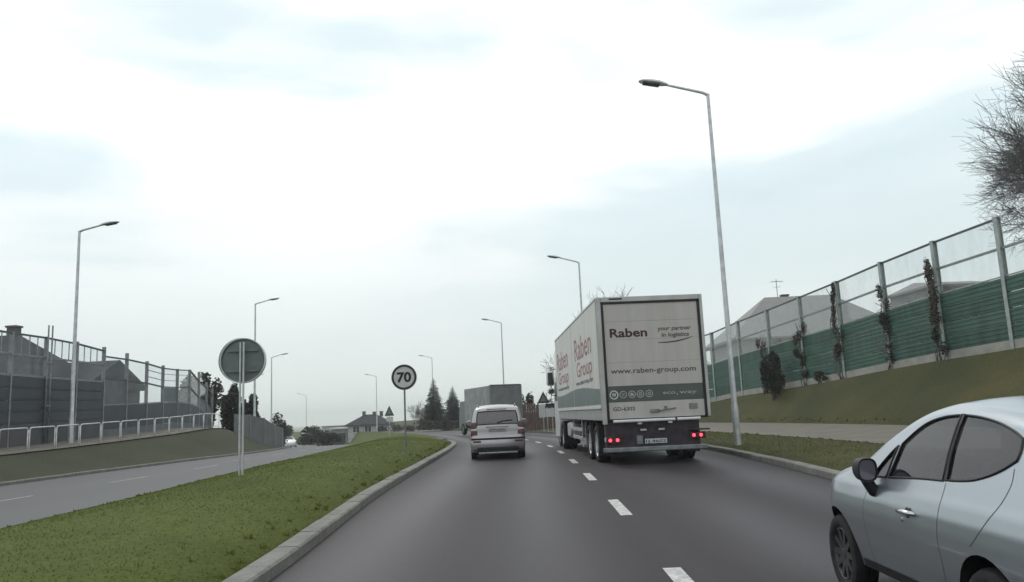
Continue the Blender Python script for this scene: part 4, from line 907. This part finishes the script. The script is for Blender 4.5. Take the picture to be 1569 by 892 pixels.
# --- silver hatchback close on the right
root = thing('hatchback_car', (2.763, 2.564, 0), 'silver blue hatchback close by in the right lane, seen from its left side', 'car', rz=-.05)
LT = [(.2, .085), (.33, .06), (.5, .026), (.68, .002), (.76, 0), (.84, .012), (.92, .036), (1.0, .075), (1.06, .10), (1.25, .18), (1.4, .26), (1.48, .31), (1.53, .36)]
HT = [(.66, .30), (.58, .42), (.54, .60), (.55, .80), (.60, .96), (.66, 1.05), (.80, 1.26, 1), (.93, 1.372), (1.15, 1.43), (1.40, 1.474), (1.60, 1.50), (1.95, 1.532), (2.30, 1.538), (2.62, 1.47), (2.90, 1.35), (3.18, 1.20), (3.34, 1.10, 1), (3.60, 1.055), (3.90, .98), (4.15, .89), (4.32, .78), (4.42, .64), (4.45, .48), (4.42, .30), (4.36, .24)]
W_front = [(1.972, 1.068, 1), (2.30, 1.055), (2.76, 1.025, 1), (2.735, 1.14), (2.70, 1.265, 1), (2.56, 1.36), (2.42, 1.422), (2.24, 1.457), (2.037, 1.470, 1)]
W_rear = [(1.245, 1.232, 1), (1.36, 1.175), (1.50, 1.128), (1.67, 1.093), (1.935, 1.072, 1), (2.00, 1.470, 1), (1.80, 1.458), (1.58, 1.43), (1.38, 1.386), (1.262, 1.345, 1), (1.238, 1.28)]
W_tri = [(2.80, 1.024, 1), (3.02, 1.012, 1), (2.99, 1.07), (2.86, 1.18), (2.755, 1.25, 1), (2.785, 1.14)]
to3, TP, sil, near = car(root, HT, .86, .30, (1.42, 3.76), .32, [W_front, W_rear, W_tri], LT, M['silver_paint'], M['car_glass'],
    front_glass=((3.30, 1.12), (2.66, 1.455)), rear_glass=((.67, 1.065), (.79, 1.245)), plan=(.45, .20, .75, .34),
    pillars=[[(1.926+.066*k, 1.066+.412*k) for k in np.linspace(0, 1, 9)][::-1]+[(1.981+.064*k, 1.066+.412*k) for k in np.linspace(0, 1, 9)]],
    shuts=[[(1.93, 1.055), (1.92, .85), (1.93, .55), (1.97, .36)], [(1.25, 1.19), (1.24, 1.10), (1.30, .98), (1.44, .82), (1.53, .74)], [(3.02, 1.0), (3.10, .80), (3.12, .5), (3.10, .36)], [(1.97, .362), (2.5, .355), (3.10, .36)]], grid=.055, arch=.375, crown=.034, wheel_w=.2, rim='dark_rim')
for sg in (-1, 1):
    # door handles with key barrel
    for uc, zc in ((2.33, .832),):
        hd = MB(); Pm = to3([(uc-.11, zc), (uc-.07, zc+.004), (uc, zc+.008), (uc+.08, zc+.004), (uc+.115, zc)], sg, .0); outs = (.0, .03, .04, .032, .0)
        hd.tube([(x+sg*o_, y, z) for (x, y, z), o_ in zip(Pm, outs)], [.012, .018, .019, .017, .011], 10)
        ho = hd.build('door_handle', M['chrome'], root, True)
        q = MB(); c_ = to3([(uc, zc-.004)], sg, .001)[0]; q.lathe([(0, .04), (sg*.004, .035), (sg*.002, 0)], 'x', 20, c_); q.build('handle_shade', M['shut'], ho)  # dark disc laid on the door as the shadow behind the handle
        q = MB(); c_ = to3([(uc+.085, zc-.055)], sg, .0)[0]; q.lathe([(0, .018), (sg*.008, .016), (sg*.009, 0)], 'x', 12, c_); q.build('key_barrel', M['chrome'], ho)
    # wing mirror
    mr = bpy.data.objects.new('wing_mirror', None); COL.objects.link(mr); mr.parent = root
    bx_, by_, bz_ = to3([(2.93, .99)], sg, 0)[0]
    q = MB(); prof = []
    ring_ = lambda u, sc: [(bx_+sg*(.09+.070*sc*math.copysign(abs(math.cos(g))**.7, math.cos(g))), u, bz_+.085+.086*sc*math.copysign(abs(math.sin(g))**.7, math.sin(g))) for g in np.linspace(0, 2*math.pi, 20, endpoint=False)]
    vs = []; us = [(2.865, .90), (2.86, 1.0), (2.89, 1.04), (2.97, .98), (3.04, .75), (3.08, .35)]
    for u_, s_ in us: vs += ring_(u_, s_)
    fs = [(i*20+k, i*20+(k+1) % 20, (i+1)*20+(k+1) % 20, (i+1)*20+k) for i in range(len(us)-1) for k in range(20)]+[tuple(range((len(us)-1)*20, len(us)*20))]
    q.add(vs, fs); q.build('housing', M['black'], mr, True, angle=60)
    q = MB(); q.add(ring_(2.875, .86), [tuple(range(20))]); q.build('mirror_glass', M['mirror_glass'], mr, fix=False)
    q = MB(); q.tube([(bx_-sg*.02, 2.93, bz_-.10), (bx_+sg*.04, 2.93, bz_-.075), (bx_+sg*.07, 2.93, bz_-.02), (bx_+sg*.085, 2.93, bz_+.03)], [.05, .045, .042, .05], 10); q.build('mirror_foot', M['black'], mr, True)
    # tail lamp, filler flap line
    V2, F2 = cdt([[(.565, .86), (.70, .90), (.76, 1.0), (.70, 1.06), (.62, 1.0)]], [(.60+.03*a_, .88+.03*b_) for a_ in range(5) for b_ in range(6)], lambda C: inside(C, [(.565, .86), (.70, .90), (.76, 1.0), (.70, 1.06), (.62, 1.0)])); q = MB(); q.add(to3(V2, sg, .012), [tuple(f) for f in F2]); q.build('tail_lamp', M['red_lens'], root, fix=False)
    V2, F2 = cdt([[(1.83, .318), (2.6, .31), (3.34, .30), (3.34, .36), (2.6, .372), (1.83, .38)]], [], lambda C: C[:, 0] > 0); q = MB(); q.add(to3(V2, sg, .006), [tuple(f) for f in F2]); q.build('sill_trim', M['black'], root, fix=False)
q = MB(); q.box(-.27, .27, .47, .50, .74, .86, c=.006); q.build('number_plate', M['plate_white'], root)
q = MB(); q.box(-.66, .66, .48, .56, .34, .50, c=.03); q.build('bumper_insert', M['black'], root)
q = MB(); q.box(-.68, .68, 1.2, 3.2, .36, .5); q.box(-.64, .64, 2.62, 2.98, .5, 1.0, c=.06); q.build('cabin_floor', M['cabin'], root)
for x in (-.34, .34): seat(root, x, 1.96, .52)
seat(root, -.3, 1.26, .55); seat(root, .3, 1.26, .55)
q = MB(); q.lathe([(.0, .19), (.016, .205), (0, .22), (-.016, .205), (0, .19)], 'y', 28, (0, 0, 0)); q.box(-.19, .19, -.012, .012, -.025, .025); q.box(-.05, .05, -.02, .02, -.06, .06, c=.01)
sw = q.build('steering_wheel', M['cabin'], root, True, angle=40); sw.location = (-.36, 2.52, 1.0); sw.rotation_euler.x = math.radians(-25)
q = MB(); n_ = 10; us = np.linspace(1.25, 2.35, n_); q.v = [(x, float(u), float(np.interp(u, [1.25, 1.6, 2.0, 2.35], [1.395, 1.45, 1.475, 1.455]))) for u in us for x in (-.40, 0, .40)]
q.f = [(i*3+k, i*3+k+1, i*3+4+k, i*3+3+k) for i in range(n_-1) for k in (0, 1)]; q.m = [0]*len(q.f); q.build('headliner', M['liner'], root, True, fix=False)
root.scale = (.83, .83, .83)

# --- silver people carrier ahead in the left lane
root = thing('estate_car', (-.61, 23.55, 0), 'silver people carrier driving ahead in the left lane, seen from behind', 'car', rz=.03)
LT = [(.2, .05), (.4, .01), (.7, 0), (.95, .02), (1.08, .05), (1.3, .10), (1.5, .165), (1.62, .22), (1.7, .25)]
ZT = [(.20, .24), (.06, .32), (.0, .45), (.0, .62), (.05, .70), (.07, .80), (.10, 1.04), (.30, 1.42, 1), (.40, 1.52), (.62, 1.565), (1.1, 1.60), (1.8, 1.60), (2.4, 1.53), (2.9, 1.33), (3.3, 1.10, 1), (3.7, .98), (4.05, .84), (4.2, .66), (4.24, .45), (4.2, .28), (4.12, .22)]
to3, TP, sil, near = car(root, ZT, .83, .24, (.80, 3.48), .31, [[(.42, 1.10), (1.1, 1.06), (1.1, 1.42), (.56, 1.41)], [(1.2, 1.05), (2.0, 1.03), (2.0, 1.44), (1.2, 1.43)], [(2.08, 1.03), (2.95, 1.02), (2.7, 1.25), (2.35, 1.42), (2.08, 1.44)]], LT, M['champagne_paint'], M['car_glass_dark'],
    front_glass=((3.25, 1.12), (2.5, 1.50)), rear_glass=((.11, 1.06), (.29, 1.40)), plan=(.35, .10, .6, .3), grid=.09, arch=.36, crown=.035, vg=.92, wheel_w=.19)
b0 = lambda v, zz: (0, 0, 0)
def rear_pt(x, z, off=0.0):
    k = int(np.argmin([abs(p_[1]-z)+(p_[0] > .6)*9 for p_ in sil[:60]])); p_ = TP(k, max(-1, min(1, x/.80)), off); return (x, p_[1], z)
q = MB()
def panel(mb, poly, off, mi=0):
    n_ = len(poly); vs = [rear_pt(a, b) for a, b in poly]; mb.add([(x, y-off, z) for x, y, z in vs]+[(x, y+.01, z) for x, y, z in vs], [tuple(range(n_))]+[(i, (i+1) % n_, n_+(i+1) % n_, n_+i) for i in range(n_)], mi)
for sg in (-1, 1):
    tl = bpy.data.objects.new('tail_lamp', None); COL.objects.link(tl); tl.parent = root
    for nm, za, zb_, m_, xi in (('lower_lens', .74, .86, 'red_lens', .60), ('clear_lens', .865, .93, 'clear_lens', .60), ('upper_lens', .935, 1.10, 'red_lens', .62)):
        p = MB(); p.box(min(sg*xi, sg*.79), max(sg*xi, sg*.79), -.004, .16, za, zb_, c=.015); o_ = p.build(nm, M[m_], tl, True, angle=40); o_.location.y = .045 + (.02 if nm == 'upper_lens' else 0)
    p = MB(); p.box(min(sg*.585, sg*.80), max(sg*.585, sg*.80), .03, .15, .72, 1.12, c=.02); o_ = p.build('housing', M['tail_dark'], tl, True, angle=40); o_.location.y = .045
    mr = bpy.data.objects.new('wing_mirror', None); COL.objects.link(mr); mr.parent = root
    p = MB(); p.box(min(sg*.82, sg*1.0), max(sg*.82, sg*1.0), 2.72, 2.86, 1.0, 1.16, c=.035); p.build('housing', M['champagne_paint'], mr, True, angle=60)
    p = MB(); p.box(min(sg*.84, sg*.98), max(sg*.84, sg*.98), 2.712, 2.718, 1.02, 1.14); p.build('mirror_glass', M['mirror_glass'], mr)
    p = MB(); p.tube([(sg*.55, .62, 1.58), (sg*.57, .8, 1.63), (sg*.58, 1.5, 1.65), (sg*.57, 2.2, 1.61), (sg*.55, 2.4, 1.54)], .018, 8); p.build('roof_rail', M['galv_dark'], root, True)
    p = MB(); p.box(min(sg*.50, sg*.74), max(sg*.50, sg*.74), -.058, -.02, .53, .58, c=.008); p.build('reflector', M['red_lens'], root)
# rear bumper: proud bar with a dark rubbing strip; plate; wiper; badge strip; exhaust
p = MB(); p.box(-.80, .80, -.045, .20, .30, .66, c=.06); p.build('bumper', M['champagne_paint'], root, True, angle=50)
p = MB(); p.box(-.79, .79, -.056, .10, .60, .655, c=.012); p.build('bumper_strip', M['rubber'], root)
p = MB(); p.box(-.62, .62, -.050, .1, .30, .40, c=.02); p.build('bumper_insert', M['black'], root)
p = MB(); p.box(-.58, .58, -.02, .18, .20, .245, c=.015); p.build('tow_bar', M['galv'], root)
q = bpy.data.objects.new('number_plate', None); COL.objects.link(q); q.parent = root
p = MB(); p.box(-.27, .27, -.025, .01, .835, .945, c=.006); p.build('plate', M['plate_white'], q); p = MB(); p.box(-.235, .235, -.031, -.0255, .87, .912); p.build('smudge', M['galv_dark'], q)
q.location.y = .02
p = MB(); p.box(-.34, .34, .02, .09, .965, 1.0, c=.01); p.build('handle_bar', M['champagne_paint'], root)
p = MB(); p.tube([(0, .06, 1.10), (.18, .10, 1.14), (.46, .12, 1.16)], .013, 6); p.build('wiper', M['black'], root)
p = MB(); p.box(-.30, .30, .30, .38, 1.475, 1.50, c=.008); p.build('brake_lamp', M['red_lens'], root)
q = MB(); q.box(-.66, .66, .5, 3.1, .4, .55); q.box(-.6, .6, 2.9, 3.25, .55, 1.0, c=.06); q.build('cabin_floor', M['cabin'], root)
for x in (-.36, .36): seat(root, x, 1.75, .6)
for x in (-.42, 0, .42): seat(root, x, .95, .6)
q = MB(); q.box(-.16, .16, 2.55, 2.57, 1.36, 1.42, c=.006); q.build('rear_view_mirror', M['cabin'], root)

# --- white car far down the opposite road
root = thing('white_car', (-30.6, 104, -1.75), 'small distant white car on the opposite road at the end of the bank', 'car', rz=math.pi+.5)
car(root, [(.16, .3), (.02, .5), (.06, .9), (.3, 1.3, 1), (.5, 1.42), (1.2, 1.46), (1.9, 1.40), (2.7, 1.0, 1), (3.3, .88), (3.75, .7), (3.85, .45), (3.78, .25)], .86, .26, (.7, 3.1), .31, [[(.5, 1.0), (1.35, .98), (1.35, 1.34), (.62, 1.32)], [(1.43, .98), (2.5, .95), (2.1, 1.22), (1.43, 1.34)]], [(.2, .05), (.6, 0), (.95, .04), (1.3, .2), (1.46, .3)], M['white_paint'], M['car_glass_dark'],
    front_glass=((2.62, 1.03), (1.98, 1.37)), rear_glass=((.1, .95), (.28, 1.27)), grid=.14, arch=.36, plan=(.3, .15, .5, .25))
for sg in (-1, 1):
    p = MB(); p.box(sg*.62-.15, sg*.62+.15, 3.55, 3.80, .60, .74, c=.03); p.build('headlight', M['clear_lens'], root, True)

# --- grey box lorry at the bend
M['tarp_dark'] = mat('dark_tarpaulin', (.155, .155, .158), .7, scale=1.5, bump=.15, bscale=4); M['tarp_light'] = mat('pale_tarpaulin', (.28, .295, .292), .7, scale=1.5, bump=.15, bscale=4)
M['chassis'] = mat('chassis', (.034, .024, .029), .75, scale=6, var=.25)
root = thing('box_lorry', (-.78, 57.2, -.17), 'small grey covered lorry turning at the bend beyond the people carrier', 'truck', rz=.36)
p = MB(); p.box(-1.19, 1.19, 0, .06, .95, 3.55, c=.01); p.build('rear_curtain', M['tarp_dark'], root)
p = MB(); p.box(-1.2, 1.2, .065, 6.4, .95, 3.58, c=.02); p.build('curtain_side', M['tarp_light'], root)
for sg in (-1, 1):
    p = MB(); p.box(sg*1.2-.04, sg*1.2+.04, -.03, .05, .8, 3.62, c=.008); p.build('corner_post', M['galv_dark'], root)
p = MB(); p.box(-1.16, 1.16, -.03, .05, 3.555, 3.64, c=.008); p.build('header', M['rail_dark'], root)
p = MB(); p.box(-1.2, 1.2, -.04, 6.4, .78, .94, c=.01); p.build('bed', M['chassis'], root)
p = MB(); p.box(-.5, .5, .1, 8.0, .55, .775); p.box(-1.15, 1.15, -.02, .08, .42, .55, c=.01); p.build('chassis', M['chassis'], root)
p = MB(); p.prism([(6.6, .5), (8.3, .5), (8.35, 1.4), (8.1, 2.4), (7.8, 2.65), (6.6, 2.65)], -1.1, 1.1, 'yz'); p.build('cab', M['galv_dark'], root)
for yy in (1.7, 7.3):
    for sg in (-1, 1): wheel(root, (sg*1.0, yy, .46), .46, .28, 6, face=sg)
for sg in (-1, 1):
    p = MB(); p.box(sg*.9-.2, sg*.9+.2, -.06, -.025, .62, .74, c=.01); p.build('tail_lamp', M['red_lens'], root)

# --- lettered trailer truck in the right lane
M['box_white'] = mat('trailer_white', (.58, .575, .55), .5, scale=1.6, col2=(.50, .49, .465), detail=8, stretch=(1.5, 1.5, .22))
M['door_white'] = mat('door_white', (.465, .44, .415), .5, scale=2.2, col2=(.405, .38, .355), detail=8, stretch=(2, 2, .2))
M['band_grey'] = mat('band_grey', (.070, .085, .076), .55, scale=1.5, var=.1); M['side_band'] = mat('side_band', (.105, .145, .135), .5, scale=1.5, var=.1)
M['frame_grey'] = mat('frame_grey', (.42, .42, .41), .45, .3, scale=2, var=.08); M['skirt'] = mat('skirt_grey', (.33, .34, .33), .5, scale=2, var=.08)
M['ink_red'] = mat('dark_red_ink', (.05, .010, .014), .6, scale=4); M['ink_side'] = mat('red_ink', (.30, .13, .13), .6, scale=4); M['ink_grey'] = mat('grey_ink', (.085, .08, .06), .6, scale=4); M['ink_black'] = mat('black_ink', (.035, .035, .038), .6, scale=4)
M['ink_pale'] = mat('pale_ink', (.36, .37, .35), .6, scale=4); M['ink_white'] = mat('white_ink', (.6, .61, .6), .6, scale=4)
root = thing('trailer_truck', (3.285, 18.7, 0), 'long white goods truck with lettered rear door in the right lane', 'truck', rz=.0415)
HW = 1.285; LEN = 10.9; X0 = -HW
rd = bpy.data.objects.new('rear_door', None); COL.objects.link(rd); rd.parent = root
RX_ = lambda a: X0+a
slats = [(1.10, 1.488, 'door_white'), (1.49, 1.865, 'band_grey')]+[(a, b-.002, 'door_white') for a, b in ((1.867, 2.42), (2.42, 2.965), (2.965, 3.40), (3.40, 3.832))]
for za, zb_, m_ in slats:
    p = MB(); p.box(RX_(.165), RX_(2.44), .02, .06, za, zb_, c=.003); p.build('door_slat', M[m_], rd)
p = MB()
for a0, a1, z0, z1 in ((.105, .165, 1.10, 3.84), (2.44, 2.50, 1.10, 3.84), (.165, 2.44, 3.832, 3.875)): p.box(RX_(a0), RX_(a1), -.002, .05, z0, z1)
p.build('door_seal', M['black'], rd)
p = MB()
for a0, a1, z0, z1 in ((.0, .105, .98, 4.0), (2.50, 2.57, 1.08, 4.0)): p.box(RX_(a0), RX_(a1), -.02, .08, z0, z1, c=.012)
p.box(RX_(.107), RX_(2.498), -.018, .08, 3.877, 4.0, c=.01); p.build('rear_frame', M['frame_grey'], root)
FP = lambda a, b: (RX_(a), .016, b)
p = MB(); fit_text(p, 'Raben', .29, 1.19, 3.03, .20, FP, bold=.036); p.build('lettering', M['ink_red'], rd, fix=False).location.y = -.002
p = MB(); fit_text(p, 'your partner', 1.44, 2.26, 3.155, .095, FP, bold=.035, shear=.12); fit_text(p, 'in logistics', 1.53, 2.20, 3.0, .095, FP, bold=.035, shear=.12); p.build('slogan', M['ink_grey'], rd, fix=False)
p = MB(); pts = [(1.44, 2.865, .008), (1.65, 2.862, .014), (1.9, 2.885, .016), (2.12, 2.93, .013), (2.29, 2.985, .004)]
p.add([FP(a, b+c) for a, b, c in pts]+[FP(a, b-c) for a, b, c in pts], [(i, i+1, 6+i, 5+i) for i in range(4)]); p.build('swoosh', M['ink_black'], rd, fix=False)
p = MB(); fit_text(p, 'www.raben-group.com', .26, 2.30, 2.165, .12, FP, bold=.012); p.build('web_address', M['ink_black'], rd, fix=False)
def disc(p, a, z, r, r_in=0.0, yy=.016, n=24):
    vs = [(RX_(a+r*math.cos(6.2832*k/n)), yy, z+r*math.sin(6.2832*k/n)) for k in range(n)]
    if r_in: vs += [(RX_(a+r_in*math.cos(6.2832*k/n)), yy, z+r_in*math.sin(6.2832*k/n)) for k in range(n)]; p.add(vs, [(k, (k+1) % n, n+(k+1) % n, n+k) for k in range(n)])
    else: p.add(vs, [tuple(range(n))])
for i, a in enumerate((.30, .52, .73, .93, 1.14)):
    p = MB(); disc(p, a, 1.665, .105 if i == 0 else .088, .082 if i == 0 else .068)
    if i == 0: fit_text(p, 'W', a-.055, a+.055, 1.62, .09, FP, bold=.03)
    elif i == 1:
        for dz in (-.025, .0, .025): p.add([FP(a-.035, 1.66+dz), FP(a+.035, 1.66+dz), FP(a+.035, 1.672+dz), FP(a-.035, 1.672+dz)], [(0, 1, 2, 3)])
    elif i == 2: p.add([FP(a-.04, 1.63), FP(a+.04, 1.63), FP(a+.04, 1.66), FP(a+.01, 1.70), FP(a-.04, 1.70)], [(0, 1, 2, 3, 4)])
    else: disc(p, a, 1.665, .04, .022)
    p.build('emblem', M['ink_white' if i == 0 else 'ink_pale'], rd, fix=False)
p = MB(); fit_text(p, 'eco', 1.47, 1.76, 1.635, .085, FP, bold=.015); fit_text(p, '2', 1.78, 1.83, 1.60, .05, FP, bold=.01); fit_text(p, 'way', 1.86, 2.28, 1.635, .085, FP, bold=.015); p.build('lettering', M['ink_pale'], rd, fix=False)
p = MB(); fit_text(p, 'GD-6302', .26, .78, 1.29, .085, FP, bold=.02); p.build('fleet_number', M['ink_black'], rd, fix=False)
p = MB(); p.box(RX_(2.07), RX_(2.27), .008, .018, 1.27, 1.40); p.build('sticker', M['galv_dark'], rd)
p = MB(); p.box(RX_(1.14), RX_(1.36), -.02, .018, 1.22, 1.30, c=.01); p.tube([(RX_(1.36), -.015, 1.26), (RX_(1.75), -.015, 1.31)], .014, 8); p.box(RX_(1.48), RX_(1.54), -.02, .018, 1.28, 1.36, c=.008); p.build('latch', M['galv_dark'], rd)
p = MB(); p.box(RX_(.31), RX_(.63), -.03, -.0185, 3.93, 3.965, c=.004); p.build('marker_label', M['black'], root)
# box sides: two panels with a seam, wavy band, trim and skirt
SX = -HW
for k, (ya, yb) in enumerate(((.085, 5.43), (5.50, LEN))):
    for sg in (-1, 1):
        p = MB(); p.box(sg*HW-.02, sg*HW+.02, ya, yb, 1.42, 3.93, c=.004); sp = p.build('side_panel', M['box_white'], root)
        if sg < 0:
            q = MB(); m0 = (ya+yb)/2; c0 = yb-.55 if k else 4.75
            SP = lambda a, b, c0=c0: (SX-.023, c0-a, b)
            fit_text(q, 'Raben', .0, 3.6, 2.78, .62, SP, bold=.01); fit_text(q, 'Group', .3, 3.6, 2.28, .42, SP, bold=.01); q.build('lettering', M['ink_side'], sp, fix=False)
            q = MB(); fit_text(q, 'www.raben-group.com', .0, 3.6, 2.06, .12, SP, bold=.03); q.build('web_address', M['ink_grey'], sp, fix=False)
            n_ = 24; ys = [ya+(yb-ya)*i/n_ for i in range(n_+1)]; zt = lambda y_: 1.86+.07*math.sin((y_-1.2)*.55)+.008*y_
            q = MB(); q.add([(SX-.0235, y_, 1.46) for y_ in ys]+[(SX-.0235, y_, zt(y_)) for y_ in ys], [(i, i+1, n_+2+i, n_+1+i) for i in range(n_)]); q.build('wave_band', M['side_band'], sp, fix=False)
for sg in (-1, 1):
    p = MB(); p.box(sg*HW-.022, sg*HW+.022, 5.432, 5.498, 1.42, 3.93, c=.004); p.build('seam_strip', M['frame_grey'], root)
    p = MB(); p.box(sg*HW-.03, sg*HW+.03, .085, LEN, 3.932, 4.0, c=.012); p.build('roof_rail', M['frame_grey'], root)
    p = MB(); p.box(sg*HW-.03, sg*HW+.03, .085, LEN, 1.35, 1.418, c=.008); p.build('trim_strip', M['box_white'], root)
    for ya, yb in ((.10, 5.4), (5.44, 10.85)):
        p = MB(); p.box(sg*(HW-.012)-.012, sg*(HW-.012)+.012, ya, yb, 1.08, 1.345, c=.004); p.build('skirt', M['skirt'], root)
p = MB(); p.box(-HW+.025, HW-.025, .09, LEN, 3.94, 3.985); p.build('roof', M['box_white'], root)
p = MB(); p.box(-HW+.025, HW-.025, LEN-.05, LEN, 1.1, 3.935); p.build('front_wall', M['box_white'], root)
p = MB(); p.box(-HW+.03, HW-.03, .09, LEN-.1, 1.06, 1.14); p.build('floor', M['chassis'], root)
# rear end: lift bar, underrun, lamps, plate, bumper, mudflaps
p = MB(); p.tube([(RX_(.24), -.03, 1.045), (RX_(1.70), -.03, 1.045)], .036, 10); p.tube([(RX_(1.75), -.03, 1.045), (RX_(2.30), -.03, 1.045)], .036, 10); p.build('lift_bar', M['white_metal'], root, True, angle=40)
for a in (.86, 1.58):
    p = MB(); p.box(RX_(a)-.05, RX_(a)+.05, -.05, .02, .955, 1.0, c=.008); p.build('lift_bracket', M['galv'], root)
p = MB(); p.box(-HW+.06, HW-.28, .06, .30, .40, 1.04, c=.02); p.build('rear_apron', M['chassis'], root)
p = MB(); p.box(-HW-.02, HW-.14, -.02, .10, .33, .44, c=.02); p.build('bumper', M['galv_dark'], root)
for a in (.95, 1.38):
    p = MB(); p.box(RX_(a)-.075, RX_(a)+.075, .02, .055, .80, .85, c=.01); p.build('step_lamp', M['galv'], root)
for a, zc in ((.24, .615), (2.22, .655)):
    p = MB(); p.box(RX_(a)-.19, RX_(a)+.19, .0, .055, zc-.075, zc+.075, c=.012); tl = p.build('tail_lamp', M['tail_dark'], root)
    for dx in (-.095, .075):
        q = MB(); q.lathe([(.0, .0), (-.004, .03), (.0, .036), (.01, .036)], 'y', 16, (RX_(a)+dx, -.004, zc)); q.build('lit_lens', M['lit_red'], tl)
p = MB(); p.box(RX_(2.03), RX_(2.52), -.02, .4, .77, .80, c=.008); p.build('lamp_guard', M['chassis'], root)
q = bpy.data.objects.new('number_plate', None); COL.objects.link(q); q.parent = root
p = MB(); p.box(RX_(.97), RX_(1.49), .04, .055, .505, .615, c=.004); p.build('plate', M['sign_rim'], q)
p = MB(); fit_text(p, '1J 4602', .99, 1.47, .53, .06, lambda a, b: (RX_(a), .037, b), bold=.02); p.build('lettering', M['ink_black'], q, fix=False)
p = MB(); p.box(RX_(.78), RX_(.92), .03, .055, .50, .70, c=.004); p.build('reflector_plate', M['galv_dark'], root)
p = MB(); p.box(RX_(.02), RX_(.10), .02, .06, .58, .68, c=.01); p.build('side_marker', M['galv'], root)
p = MB()
for a in (-.42, .42): p.box(a-.06, a+.06, .3, LEN+1.8, .82, 1.055)
p.build('chassis', M['chassis'], root)
for sg in (-1, 1):
    for yy in (1.75, 3.05):
        wheel(root, (sg*(HW-.22), yy, .48), .48, .34, 8, face=sg, rim_m='galv')
        p = MB(); p.lathe([(-.18, .56), (.18, .56), (.18, .58), (-.18, .58), (-.18, .56)], 'x', 32, (sg*(HW-.22), yy, .50)); 
        p.f = [f for f in p.f if min(p.v[i][2] for i in f) > .62]; p.m = [0]*len(p.f); p.build('mudguard', M['chassis'], root, fix=False)
    wheel(root, (sg*(HW-.26), 10.0, .50), .50, .5, 8, face=sg, rim_m='galv')
    p = MB(); p.box(sg*(HW-.22)-.18, sg*(HW-.22)+.18, 1.05, 1.07, .22, .95); p.build('mudflap', M['rubber'], root)
    p = MB(); p.box(sg*.8-.05, sg*.8+.05, 6.7, 6.85, .25, 1.0); p.box(sg*.8-.15, sg*.8+.15, 6.62, 6.92, .18, .25, c=.01); p.build('landing_leg', M['galv'], root)
    p = MB(); p.box(sg*(HW-.35)-.28, sg*(HW-.35)+.28, 7.7, 8.8, .45, .98, c=.08); p.build('tank', M['galv'], root, True, angle=40)
    p = MB(); p.box(sg*(HW-.02)-.014, sg*(HW-.02)+.014, 4.2, 6.5, .50, .60, c=.004); p.box(sg*(HW-.02)-.014, sg*(HW-.02)+.014, 4.2, 6.5, .74, .84, c=.004)
    for yy in (4.3, 6.4): p.box(sg*(HW-.03)-.01, sg*(HW-.03)+.01, yy-.03, yy+.03, .46, 1.07)
    p.build('side_guard', M['galv'], root)
    p = MB(); p.box(sg*(HW-.3)-.26, sg*(HW-.3)+.26, 9.35, 9.40, .2, .95); p.build('mudflap', M['rubber'], root)
# tractor cab and its mirrors
cab = bpy.data.objects.new('cab', None); COL.objects.link(cab); cab.parent = root
p = MB(); p.prism([(11.2, .9), (11.2, 3.55), (11.5, 3.75), (12.6, 3.6), (13.15, 2.6), (13.3, 1.6), (13.3, .4), (11.6, .4)], -1.22, 1.22, 'yz'); p.build('shell', M['white_paint'], cab)
p = MB(); p.prism([(12.0, 1.75), (12.0, 2.65), (12.7, 2.65), (12.95, 1.75)], -1.225, 1.225, 'yz'); p.build('side_glass', M['window_dark'], cab)
for sg in (-1, 1):
    wheel(root, (sg*1.03, 12.3, .5), .5, .3, 8, face=sg, rim_m='galv')
    mr = bpy.data.objects.new('mirror_arm', None); COL.objects.link(mr); mr.parent = root
    for nm, z0, z1, w_ in (('upper_mirror', 2.34, 2.92, .30), ('lower_mirror', 2.02, 2.26, .28)):
        a, b = sorted((sg*1.27, sg*(1.27+w_))); p = MB(); p.box(a, b, 12.3, 12.5, z0, z1, c=.07); o_ = p.build(nm, M['white_metal'], mr, True, angle=60)
        q = MB(); q.box(a+.05, b-.05, 12.285, 12.297, z0+.05, z1-.05, c=.005); q.build('mirror_glass', M['window_dark'], o_)
    p = MB(); p.tube([(sg*1.2, 12.45, 3.0), (sg*1.40, 12.42, 2.98), (sg*1.40, 12.42, 1.98), (sg*1.2, 12.45, 1.95)], .025, 6); p.build('bracket', M['black'], mr, True)

# ------------------------------------------------------------------ air
hz = MB(); hz.box(-2700, 2700, -60, 3100, -20, 40); hm = bpy.data.materials.new('haze_air'); hm.use_nodes = True; hm.node_tree.nodes.clear()
pv = hm.node_tree.nodes.new('ShaderNodeVolumePrincipled'); pv.inputs['Color'].default_value = (.92, .95, .96, 1); pv.inputs['Density'].default_value = .0006; pv.inputs['Anisotropy'].default_value = .2
ho_ = hm.node_tree.nodes.new('ShaderNodeOutputMaterial'); hm.node_tree.links.new(pv.outputs[0], ho_.inputs['Volume'])
tag(hz.build('haze', hm), 'thin pale haze in the air over the road', kind='stuff')
S.cycles.volume_bounces = 1
